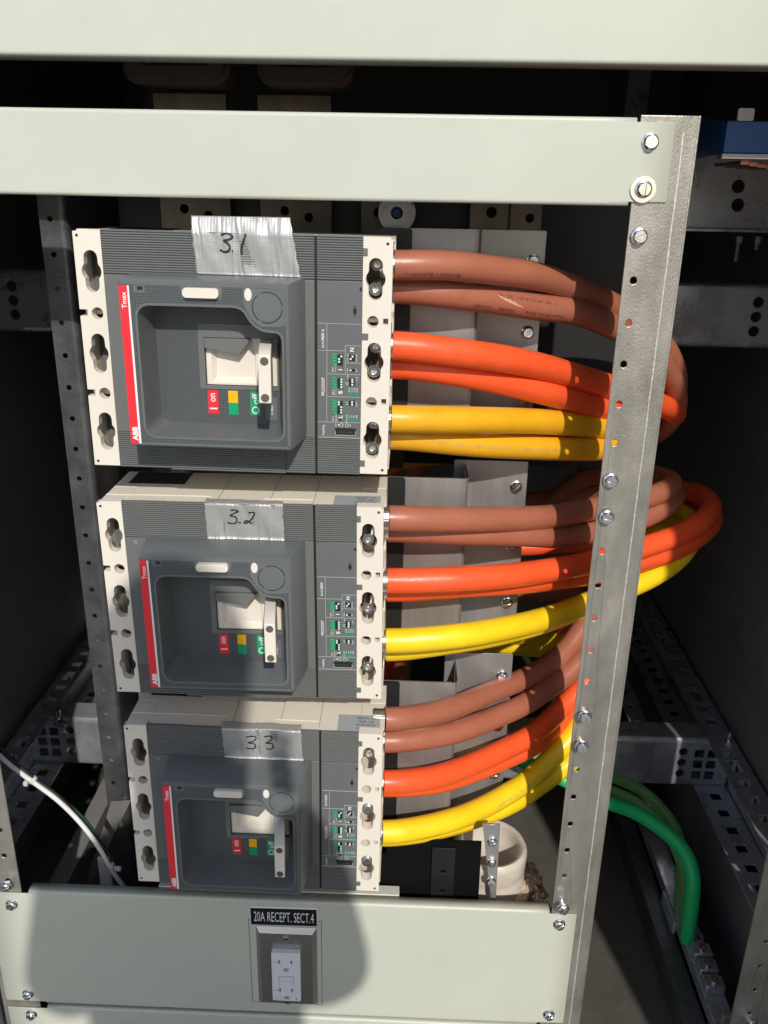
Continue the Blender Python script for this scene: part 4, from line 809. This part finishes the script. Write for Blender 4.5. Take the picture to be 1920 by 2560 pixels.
# ---------------- cables ----------------
CABLES=[('b1', 'brown', [[0.144, 0.042, -0.0256], [0.15, 0.042, -0.0256], [0.1815, 0.05, -0.025], [0.2219, 0.07, -0.0294], [0.2838, 0.115, -0.0402], [0.3263, 0.155, -0.0542], [0.3574, 0.18, -0.067], [0.3904, 0.205, -0.0829], [0.425, 0.228, -0.1038], [0.4565, 0.25, -0.1332], [0.4783, 0.275, -0.166], [0.4914, 0.32, -0.2057], [0.4815, 0.38, -0.2475], [0.18, 0.5, -0.3275], [0.16, 0.5, -0.4475], [0.16, 0.5, -1.0]]),
('b1', 'brown', [[0.144, 0.067, -0.049], [0.15, 0.067, -0.049], [0.1833, 0.072, -0.0526], [0.2261, 0.088, -0.0584], [0.2848, 0.12, -0.0694], [0.3293, 0.15, -0.0775], [0.3732, 0.18, -0.0949], [0.4118, 0.205, -0.1152], [0.4505, 0.235, -0.1469], [0.4794, 0.27, -0.1845], [0.4914, 0.31, -0.2266], [0.4742, 0.38, -0.2757], [0.18, 0.5, -0.3557], [0.16, 0.5, -0.4757], [0.14, 0.51, -1.0]]),
('b1', 'orange', [[0.144, 0.042, -0.0981], [0.15, 0.042, -0.0981], [0.1911, 0.05, -0.1035], [0.2378, 0.07, -0.1117], [0.2902, 0.11, -0.1271], [0.3288, 0.145, -0.1423], [0.3805, 0.18, -0.1615], [0.433, 0.22, -0.1839], [0.4684, 0.26, -0.2021], [0.4958, 0.31, -0.2218], [0.4946, 0.37, -0.2446], [0.45, 0.42, -0.273], [0.14, 0.5, -0.353], [0.12, 0.5, -0.473], [0.08, 0.52, -1.0]]),
('b1', 'orange', [[0.144, 0.067, -0.1209], [0.15, 0.067, -0.1209], [0.1929, 0.072, -0.1264], [0.2412, 0.09, -0.1377], [0.2938, 0.12, -0.1548], [0.3278, 0.15, -0.1685], [0.3821, 0.19, -0.1887], [0.4269, 0.24, -0.208], [0.4537, 0.3, -0.2276], [0.4477, 0.37, -0.2541], [0.14, 0.5, -0.3341], [0.12, 0.5, -0.4541], [0.06, 0.53, -1.0]]),
('b1', 'amber', [[0.144, 0.042, -0.1683], [0.15, 0.042, -0.1683], [0.2184, 0.07, -0.1746], [0.2972, 0.125, -0.1884], [0.358, 0.175, -0.2044], [0.4068, 0.21, -0.2162], [0.4549, 0.28, -0.2378], [0.4626, 0.36, -0.2648], [0.4185, 0.42, -0.2944], [0.1, 0.5, -0.3744], [0.08, 0.5, -0.4944], [0.0, 0.54, -1.0]]),
('b1', 'amber', [[0.144, 0.067, -0.1924], [0.15, 0.067, -0.1924], [0.2212, 0.09, -0.2046], [0.3012, 0.135, -0.2198], [0.3607, 0.175, -0.2313], [0.4121, 0.22, -0.2421], [0.4532, 0.3, -0.2643], [0.4436, 0.38, -0.2936], [0.1, 0.5, -0.3736], [0.08, 0.5, -0.4936], [-0.02, 0.55, -1.0]]),
('b2', 'brown', [[0.144, 0.042, -0.2711], [0.15, 0.042, -0.2711], [0.224, 0.07, -0.2806], [0.3061, 0.125, -0.2969], [0.3277, 0.15, -0.3034], [0.3785, 0.185, -0.3061], [0.4173, 0.21, -0.3066], [0.4518, 0.235, -0.3079], [0.4824, 0.265, -0.3086], [0.5029, 0.31, -0.312], [0.4962, 0.36, -0.3191], [0.4632, 0.4, -0.3296], [0.4111, 0.44, -0.3551], [0.3712, 0.46, -0.401], [0.18, 0.5, -0.481], [0.16, 0.5, -0.601], [0.16, 0.5, -1.0]]),
('b2', 'brown', [[0.144, 0.067, -0.2928], [0.15, 0.067, -0.2928], [0.226, 0.085, -0.3018], [0.3087, 0.13, -0.3198], [0.3272, 0.15, -0.3293], [0.3788, 0.185, -0.3359], [0.4205, 0.21, -0.3347], [0.4548, 0.235, -0.3324], [0.489, 0.27, -0.3294], [0.5126, 0.32, -0.3323], [0.5065, 0.37, -0.336], [0.4701, 0.42, -0.3498], [0.4213, 0.45, -0.38], [0.18, 0.5, -0.46], [0.16, 0.5, -0.58], [0.14, 0.51, -1.0]]),
('b2', 'orange', [[0.144, 0.042, -0.3402], [0.15, 0.042, -0.3402], [0.2262, 0.055, -0.3407], [0.2794, 0.085, -0.3486], [0.3326, 0.125, -0.3574], [0.3717, 0.15, -0.3598], [0.4423, 0.2, -0.3607], [0.4974, 0.24, -0.3581], [0.5367, 0.275, -0.3522], [0.5629, 0.32, -0.3489], [0.567, 0.37, -0.3495], [0.5544, 0.42, -0.3601], [0.5248, 0.48, -0.3908], [0.4997, 0.54, -0.4817], [0.14, 0.56, -0.5617], [0.12, 0.56, -0.6817], [0.08, 0.58, -1.0]]),
('b2', 'orange', [[0.144, 0.067, -0.3619], [0.15, 0.067, -0.3619], [0.2288, 0.08, -0.3598], [0.283, 0.105, -0.367], [0.3298, 0.14, -0.3768], [0.3739, 0.165, -0.3813], [0.4474, 0.21, -0.3818], [0.4915, 0.24, -0.3805], [0.5448, 0.29, -0.3757], [0.5751, 0.34, -0.3733], [0.5817, 0.4, -0.3742], [0.5578, 0.45, -0.3855], [0.5262, 0.51, -0.4414], [0.5087, 0.55, -0.5428], [0.14, 0.57, -0.6228], [0.12, 0.57, -0.7428], [0.06, 0.6, -1.0]]),
('b2', 'yellow', [[0.144, 0.042, -0.4105], [0.15, 0.042, -0.4105], [0.2043, 0.05, -0.4082], [0.2576, 0.08, -0.4143], [0.3286, 0.14, -0.4269], [0.3778, 0.175, -0.425], [0.4459, 0.215, -0.4162], [0.4859, 0.24, -0.406], [0.5216, 0.28, -0.3978], [0.5484, 0.33, -0.3889], [0.5546, 0.38, -0.3845], [0.5428, 0.44, -0.4044], [0.5165, 0.5, -0.4854], [0.5049, 0.53, -0.6069], [0.08, 0.55, -0.6869], [0.06, 0.55, -0.8069], [-0.02, 0.59, -1.0]]),
('b2', 'yellow', [[0.144, 0.067, -0.4344], [0.15, 0.067, -0.4344], [0.2061, 0.075, -0.4284], [0.2604, 0.1, -0.4307], [0.3318, 0.155, -0.4383], [0.3827, 0.195, -0.4365], [0.4529, 0.24, -0.4244], [0.4883, 0.265, -0.4121], [0.5173, 0.3, -0.4007], [0.5365, 0.35, -0.3973], [0.5301, 0.41, -0.414], [0.5126, 0.5, -0.5062], [0.5042, 0.54, -0.6421], [0.08, 0.56, -0.7221], [0.06, 0.56, -0.8421], [-0.04, 0.61, -1.0]]),
('b3', 'brown', [[0.144, 0.042, -0.5083], [0.15, 0.042, -0.5083], [0.2136, 0.09, -0.5242], [0.2629, 0.14, -0.5321], [0.318, 0.195, -0.5418], [0.3592, 0.222, -0.5286], [0.3811, 0.24, -0.5137], [0.3916, 0.25, -0.5015], [0.4089, 0.27, -0.4841], [0.4268, 0.31, -0.4764], [0.4275, 0.37, -0.4769], [0.3926, 0.43, -0.4925], [0.18, 0.5, -0.5725], [0.16, 0.5, -0.6925], [0.16, 0.5, -1.0]]),
('b3', 'brown', [[0.144, 0.067, -0.5544], [0.15, 0.067, -0.5544], [0.2154, 0.095, -0.5611], [0.2641, 0.13, -0.5641], [0.3165, 0.17, -0.5637], [0.3616, 0.205, -0.551], [0.3849, 0.22, -0.536], [0.4138, 0.25, -0.5181], [0.4339, 0.3, -0.5109], [0.4372, 0.37, -0.515], [0.4022, 0.43, -0.5323], [0.18, 0.5, -0.6123], [0.16, 0.5, -0.7323], [0.14, 0.51, -1.0]]),
('b3', 'orange', [[0.144, 0.042, -0.5921], [0.15, 0.042, -0.5921], [0.2006, 0.065, -0.6002], [0.2488, 0.1, -0.6054], [0.2913, 0.135, -0.6072], [0.3253, 0.162, -0.606], [0.362, 0.195, -0.5909], [0.3878, 0.215, -0.5749], [0.415, 0.24, -0.5485], [0.4347, 0.28, -0.531], [0.4387, 0.34, -0.5318], [0.406, 0.4, -0.561], [0.3911, 0.43, -0.6157], [0.14, 0.5, -0.6957], [0.12, 0.5, -0.8157], [0.08, 0.52, -1.0]]),
('b3', 'orange', [[0.144, 0.067, -0.6162], [0.15, 0.067, -0.6162], [0.202, 0.085, -0.6236], [0.2515, 0.12, -0.6309], [0.2937, 0.145, -0.6276], [0.3257, 0.165, -0.6251], [0.3684, 0.21, -0.618], [0.396, 0.235, -0.6073], [0.4265, 0.265, -0.5849], [0.451, 0.31, -0.5726], [0.457, 0.38, -0.5722], [0.4279, 0.44, -0.5917], [0.14, 0.5, -0.6717], [0.12, 0.5, -0.7917], [0.06, 0.53, -1.0]]),
('b3', 'yellow', [[0.144, 0.042, -0.6627], [0.15, 0.042, -0.6627], [0.2033, 0.065, -0.6686], [0.2526, 0.1, -0.6762], [0.3045, 0.14, -0.674], [0.3271, 0.16, -0.6713], [0.3666, 0.185, -0.6428], [0.3887, 0.2, -0.6227], [0.4139, 0.225, -0.5914], [0.4319, 0.26, -0.5691], [0.4437, 0.33, -0.5714], [0.4155, 0.4, -0.5982], [0.08, 0.5, -0.6782], [0.06, 0.5, -0.7982], [-0.02, 0.54, -1.0]]),
('b3', 'yellow', [[0.144, 0.067, -0.6886], [0.15, 0.067, -0.6886], [0.2044, 0.08, -0.6874], [0.2543, 0.11, -0.6936], [0.3057, 0.14, -0.692], [0.3268, 0.158, -0.6905], [0.3694, 0.185, -0.6742], [0.3972, 0.2, -0.6563], [0.425, 0.225, -0.6222], [0.4454, 0.26, -0.5937], [0.4572, 0.33, -0.5905], [0.4295, 0.4, -0.6185], [0.08, 0.5, -0.6985], [0.06, 0.5, -0.8185], [-0.04, 0.55, -1.0]]),
('g', 'green', [[0.346, 0.36, -0.7903], [0.4063, 0.34, -0.8061], [0.4426, 0.33, -0.8191], [0.4714, 0.3, -0.8166], [0.5047, 0.275, -0.8105], [0.5319, 0.25, -0.8141], [0.5547, 0.225, -0.8197], [0.5694, 0.205, -0.8341], [0.5711, 0.19, -0.8504], [0.5734, 0.185, -0.897], [0.5748, 0.185, -0.9381], [0.5758, 0.184, -0.958]]),
('g', 'green', [[0.358, 0.4, -0.8041], [0.4137, 0.38, -0.8175], [0.4484, 0.36, -0.8221], [0.4837, 0.335, -0.8228], [0.5142, 0.31, -0.8199], [0.5431, 0.285, -0.8296], [0.5665, 0.255, -0.856], [0.5762, 0.235, -0.8798], [0.5803, 0.225, -0.9174], [0.5801, 0.218, -0.9519], [0.5811, 0.217, -0.958]]),
('g', 'green', [[0.3782, 0.44, -0.8325], [0.4343, 0.42, -0.8312], [0.4763, 0.4, -0.8339], [0.5136, 0.37, -0.8324], [0.5377, 0.355, -0.8333], [0.5649, 0.325, -0.8464], [0.5823, 0.3, -0.8652], [0.5847, 0.27, -0.8925], [0.5835, 0.255, -0.9239], [0.5802, 0.24, -0.9491], [0.5812, 0.239, -0.958]])]

def frames(pts):
    L = [0.]
    for a, b in zip(pts, pts[1:]): L.append(L[-1] + (b-a).length)
    return L
def on_cable(pts, L, s, th, r):
    s = max(0, min(L[-1]-1e-6, s)); i = 0
    lo, hi = 0, len(L)-1
    while hi - lo > 1:
        m_ = (lo+hi)//2
        if L[m_] <= s: lo = m_
        else: hi = m_
    f = (s - L[lo])/(L[hi]-L[lo]); P_ = pts[lo].lerp(pts[hi], f); a = max(0, lo-2); b = min(len(pts)-1, hi+2); t = (pts[b]-pts[a]).normalized()
    n_ = (-Y_ + t * t.y).normalized(); up_ = n_.cross(t); up_ = up_ if up_.z > 0 else -up_
    return P_ + r*(math.cos(th)*n_ + math.sin(th)*up_)
def cable_text(pts, L, s, length, h, th, r, string, parent, m, flip=False):
    V, F, asp = glyphs(string); bm = B(); sg = -1 if flip else 1; vv = []
    for x, y in V: vv.append(bm.verts.new(on_cable(pts, L, s + sg*x*length/asp, th + sg*y*h/r, r + .00025)))
    for f in F:
        try: bm.faces.new([vv[i] for i in f])
        except ValueError: pass
    o = obj('jacket_print', bm, m, parent, smooth=0, recalc=False); return o
names = {'b1': '3.1', 'b2': '3.2', 'b3': '3.3'}
sc = {}
for k, c, P in CABLES:
    idx = sc.get((k, c), 0); sc[(k, c)] = idx + 1
    colw = {'amber': 'deep yellow', 'yellow': 'bright yellow'}.get(c, c)
    if k == 'g':
        lab = ['bright green ground cable, nearest of the three arching to the ground bar', 'dull green ground cable, in the middle of the three arching to the ground bar', 'dull green ground cable, farthest back of the three arching to the ground bar'][idx]
        g_ = 'green ground cables'; r = .0105 if idx == 0 else .0085; m = M['c_green'] if idx == 0 else M['c_green2']
    else:
        lab = '%s cable, %s of the pair leaving the breaker marked %s' % (colw, ('upper front one', 'lower rear one')[idx], names[k]); g_ = 'thick power cables on the right of the breakers'; r = .0135; m = M['c_' + c]
    if k != 'g': P = [[.1398 if idx == 0 else .1392, P[0][1], P[0][2]]] + P[1:]
    pts = relax(catmull(P, .005), 14)
    bm = B(); nb = len(pts)
    tube(bm, pts, r, 28)
    o = obj('power_cable' if k != 'g' else 'ground_cable', bm, m, smooth=50); tag(o, lab, 'cable', g_)
    L = frames(pts)
    if k != 'g':
        bm = B(); a = Vector(P[0])
        cyl(bm, (a.x - .012, a.y, a.z), (1, 0, 0), .0118, .0125, 36)
        obj('bare_conductor', bm, M['strand'], o, smooth=40)
    if k == 'b1' and c == 'brown':
        if idx == 0: cable_text(pts, L, .034, .050, .0036, R(-32), r, '* 000278 * 000278', o, M['print_gray'])
        else:
            cable_text(pts, L, .098, .045, .0042, R(-28), r, '000485 * 000485', o, M['print_gray'], True)
            cable_text(pts, L, .158, .050, .0042, R(-22), r, 'SuperSlick Elite', o, M['print_gray'], True)
            cable_text(pts, L, .135, .070, .0030, R(30), r, '11 1481 AM 22:18 2017 DEC 01', o, M['print_gray'], True)
            bm = B(); prev = None
            for q in range(22):
                t_ = q/21; w_ = .0010*math.sin(math.pi*t_)*(1.2 + .9*noise.noise(Vector((q*.7, 1, 2)))) ; th0 = R(28 - 38*t_) + .12*noise.noise(Vector((q*.5, 4, 4)))
                cur = (bm.verts.new(on_cable(pts, L, .096 + .036*t_, th0 + w_/r, r + .0006)), bm.verts.new(on_cable(pts, L, .096 + .036*t_, th0 - w_/r, r + .0002)))
                if prev: bm.faces.new((prev[0], cur[0], cur[1], prev[1]))
                prev = cur
            obj('jacket_tear', bm, M['flesh'], o, smooth=0, recalc=False)
    if c in ('amber',) and idx == 1: cable_text(pts, L, .115, .16, .0036, R(8), r, '1481 11 2017 DEC 01 22:18 AM 1481 11 2017 DEC 01', o, M['print_pale'], True)
    if k == 'b3' and c == 'yellow' and idx == 0: cable_text(pts, L, .195, .075, .0045, R(18), r, '001571 * 001571', o, M['print_pale'])

# ---------------- outlet ----------------
ot = empty('power_outlet', (.0265, .028, -.922), 'white duplex outlet in a brushed steel wall plate on the lower cover', 'outlet')
def rl(bm, prof, hw, zz0, zz1): pass
bm = B(); w, h = .0368, .1245
rings = [[(-w, 0), (w, 0), (w, h), (-w, h)], [(-w, 0), (w, 0), (w, h), (-w, h)], [(-w+.0048, .0048), (w-.0048, .0048), (w-.0048, h-.0066), (-w+.0048, h-.0066)]]
ysr = [0, -.001, -.0052]; RV = [[bm.verts.new((x, y, z)) for x, z in rg] for rg, y in zip(rings, ysr)]
for a_, b_ in zip(RV, RV[1:]):
    for k in range(4): bm.faces.new((a_[k], a_[(k+1) % 4], b_[(k+1) % 4], b_[k]))
oh = rect(-.0178, .0178, .016, .0950, .001, 2); fl_ = rings[2]; Hv = [bm.verts.new((x, -.0052, z)) for x, z in oh]; allv = RV[2] + Hv
for t in tessellate_polygon([[Vector((p[0], p[1], 0)) for p in fl_], [Vector((p[0], p[1], 0)) for p in oh]]): bm.faces.new([allv[i] for i in t])
obj('wall_plate', bm, M['steelp'], ot, smooth=0)
for z in (.0075, .1115):
    bm = B(); lathe(bm, [(.0001, -.0012), (.0022, -.0018), (.0036, -.0012), (.0040, 0)], (0, -.0052, z), (0, 1, 0), 22)
    s_ = obj('plate_screw', bm, M['steelp'], ot, smooth=40)
    bm = B(); box(bm, -.003, .003, -.0074, -.0062, z-.0004, z+.0004, None); obj('driver_slot', bm, M['black'], s_, smooth=0)
bm = B(); sl = []
for zc in (.0795, .0335):
    sl += [rect(-.0093, -.0069, zc-.0034, zc+.0034), rect(.0056, .0080, zc-.0030, zc+.0030)]
    g = arc(0, (zc-.0125)*1000, 3.3, 0, 180, 8); sl.append([(x*mmv, z*mmv) for x, z in g] + [(-.0033, zc-.0150), (.0033, zc-.0150)])
plate(bm, rect(-.0175, .0175, .0163, .0947, .0015, 4), sl, -.0118, -.0053); rc = obj('receptacle', bm, M['outlet'], ot, bevel=.0005, seg=2)
bm = B()
for zc in (.0795, .0335): box(bm, -.0155, -.0094, -.01195, -.0118, zc-.0003, zc+.0003)
box(bm, -.0091, .0091, -.01195, -.0118, .0567, .0570); box(bm, -.0091, -.0088, -.01195, -.0118, .0420, .0570); box(bm, .0088, .0091, -.01195, -.0118, .0420, .0570); box(bm, .0108, .0128, -.0119, -.0117, .0190, .0210)
obj('cross_slot', bm, M['slotdark'], rc, smooth=0)
bm = B(); box(bm, -.0165, .0165, -.0062, -.0055, .0168, .0942); obj('contact_well', bm, M['slotdark'], rc, smooth=0)
bm = B(); box(bm, -.0084, .0084, -.0128, -.0117, .0500, .0562); box(bm, -.0084, .0084, -.0128, -.0117, .0426, .0488); obj('test_button', bm, M['outlet'], rc, bevel=.0003)
bm = B(); text(bm, 'WR TR', (-.0105, -.0120, .0195), X, Z, .0024, .008); obj('lettering', bm, M['label_gray'], rc, smooth=0, recalc=False)
npl = empty('nameplate', (.0243, .028, -.795), 'black engraved nameplate reading 20A RECEPT. SECT.4 above the outlet', 'nameplate')
bm = B(); plate(bm, rect(-.0410, .0408, 0, .0287), [], -.0014, 0, Matrix.Rotation(R(-.8), 4, 'Y')); obj('white_core', bm, M['white'], npl, bevel=.0002, seg=1)
bm = B(); plate(bm, rect(-.0400, .0397, .0008, .0262), [], -.0018, -.0015, Matrix.Rotation(R(-.8), 4, 'Y')); obj('black_face', bm, M['lamp_black'], npl, smooth=0)
bm = B(); text(bm, '20A RECEPT. SECT.4', (-.0002, -.0020, .0135), X, Z, .0150, .0722, -.004); obj('engraving', bm, M['white'], npl, smooth=0, recalc=False)

# ---------------- white control cable and ties at left ----------------
WC = [(-.40, .13, -.56), (-.3314, .10, -.6197), (-.2972, .1, -.6542), (-.2679, .1, -.6818), (-.2411, .1, -.7182), (-.2208, .1, -.7584), (-.2103, .1, -.7888), (-.1912, .1, -.8296), (-.17, .1, -.90)]
bm = B(); tube(bm, relax(catmull(WC, .004), 6), .0031, 14); tag(obj('control_cable', bm, M['wcable'], smooth=50), 'thin white cable curving down at the lower left', 'cable')
bm = B(); tube(bm, relax(catmull([(x + .004 + .004*math.sin(i*1.3), y + .006, z - .004 + .003*math.cos(i*2.1)) for i, (x, y, z) in enumerate(WC)], .004), 6), .0022, 12); tag(obj('control_wire', bm, M['black'], smooth=50), 'thin black wire running along the white cable', 'wire')
bm = B(); tube(bm, relax(catmull([(x - .002 + .003*math.sin(i*1.9), y + .010, z - .002) for i, (x, y, z) in enumerate(WC)], .004), 6), .0020, 12); tag(obj('control_wire', bm, M['darkgreen'], smooth=50), 'thin dark green wire hidden behind the white cable', 'wire')
for i, (x, y, z, lab) in enumerate(((-.2972, .1, -.6542, 'pale cable tie around the white cable, upper one'), (-.2122, .1, -.785, 'pale cable tie with long tail on the adhesive mount, lower one'))):
    e = empty('cable_tie', (x, y, z), lab, 'cable tie', 'cable ties on the white cable')
    bm = B(); lathe(bm, [(.0045, -.0022), (.0056, -.0022), (.0056, .0022), (.0045, .0022), (.0045, -.0022)], (.001, .002, 0), (.6, 0, -.75), 20); obj('band', bm, M['clear'], e, smooth=40)
    bm = B(); box(bm, -.007, -.002, -.008, -.003, -.003, .003) if i == 0 else box(bm, .008, .017, -.007, -.003, -.001, .005)
    obj('head', bm, M['clear'], e, bevel=.0006)
bm = B(); box(bm, -.238, -.222, .125, .129, -.842, -.795); tag(obj('tie_mount', bm, M['wcable'], bevel=.0006), 'square white adhesive tie mount by the white cable', 'mount')

# ---------------- the photographer, whose shadow falls on the lower breaker ----------------
ph = empty('person', (.17, -1.17, -1.2), 'person standing behind the camera in a dark work shirt, holding a phone', 'person')
def skinmesh(name, V, E, rad, m, sub=2):
    me = bpy.data.meshes.new(name); me.from_pydata(V, E, []); o = bpy.data.objects.new(name, me); COL.objects.link(o); o.parent = ph
    sm2 = o.modifiers.new('skin', 'SKIN')
    if not me.skin_vertices: me.attributes  # layer is created with the modifier
    sv = me.skin_vertices[0].data if len(me.skin_vertices) else None
    for i, r_ in enumerate(rad):
        sv[i].radius = (r_, r_) if not isinstance(r_, tuple) else r_
        sv[i].use_root = (i == 0)
    s2 = o.modifiers.new('sub', 'SUBSURF'); s2.levels = sub; s2.render_levels = sub
    me.materials.append(m); return o
V = [(0,0,.86), (0,0,1.02), (0,.01,1.20), (0,.02,1.36), (0,.02,1.42), (0,.03,1.48), (0,.04,1.545), (0,.03,1.60),
     (.125,.02,1.33), (.14,.06,1.16), (.145,.19,1.08), (.08,.34,1.15), (.03,.385,1.18),
     (-.14,.02,1.30), (-.185,.06,1.12), (-.17,.19,1.06), (-.10,.33,1.17), (-.075,.385,1.20),
     (.09,0,.80), (.10,.01,.46), (.10,0,.10), (.10,.13,.03), (-.09,0,.80), (-.10,.01,.46), (-.10,0,.10), (-.10,.13,.03)]
E_ = [(0,1),(1,2),(2,3),(3,4),(4,5),(5,6),(6,7),(3,8),(8,9),(9,10),(10,11),(11,12),(3,13),(13,14),(14,15),(15,16),(16,17),(0,18),(18,19),(19,20),(20,21),(0,22),(22,23),(23,24),(24,25)]
rad = [(.15,.11),(.145,.105),(.155,.11),(.12,.085),.058,.055,(.078,.09),(.082,.095), .062,.05,.042,.032,.03, .062,.05,.042,.032,.03, .085,.062,.045,.04,.085,.062,.045,.04]
body = skinmesh('body', V, E_, rad, M['cloth'])
bm = B(); bmesh.ops.create_uvsphere(bm, u_segments=24, v_segments=16, radius=1.)
for v in bm.verts: v.co = Vector((v.co.x*.078, v.co.y*.095, v.co.z*.112)) + Vector((0, .035, 1.575))
hdm = obj('face', bm, M['skin'], ph, smooth=80)
bm = B(); bmesh.ops.create_uvsphere(bm, u_segments=24, v_segments=16, radius=1.)
for v in bm.verts: v.co = Vector((v.co.x*.084, v.co.y*.100, max(-.1, v.co.z)*.10)) + Vector((0, .02, 1.615))
obj('hair', bm, M['black'], ph, smooth=80)
bm = B()
for sx in (-1, 1):
    for k in range(4):
        bx_ = sx*.038 - .015; tube(bm, [(bx_ + sx*.014, .395, 1.20 + .019*k), (bx_ + sx*.008, .402, 1.204 + .019*k), (bx_ - sx*.004, .397, 1.206 + .019*k)], .0075, 10)
obj('fingers', bm, M['skin'], ph, smooth=80)
bm = B(); plate(bm, rect(-.062, .008, -.115, .022, .009, 5), [circ(-.0, .0, .0055, 16)], 0, -.008); pn = obj('phone', bm, M['black'], bevel=.0012)
pn.location = (cam.location.x, cam.location.y - .006, cam.location.z); pn.rotation_euler = (cam.rotation_euler.x - R(90), cam.rotation_euler.y, cam.rotation_euler.z)
tag(pn, 'black phone held up by the person behind the camera', 'phone')
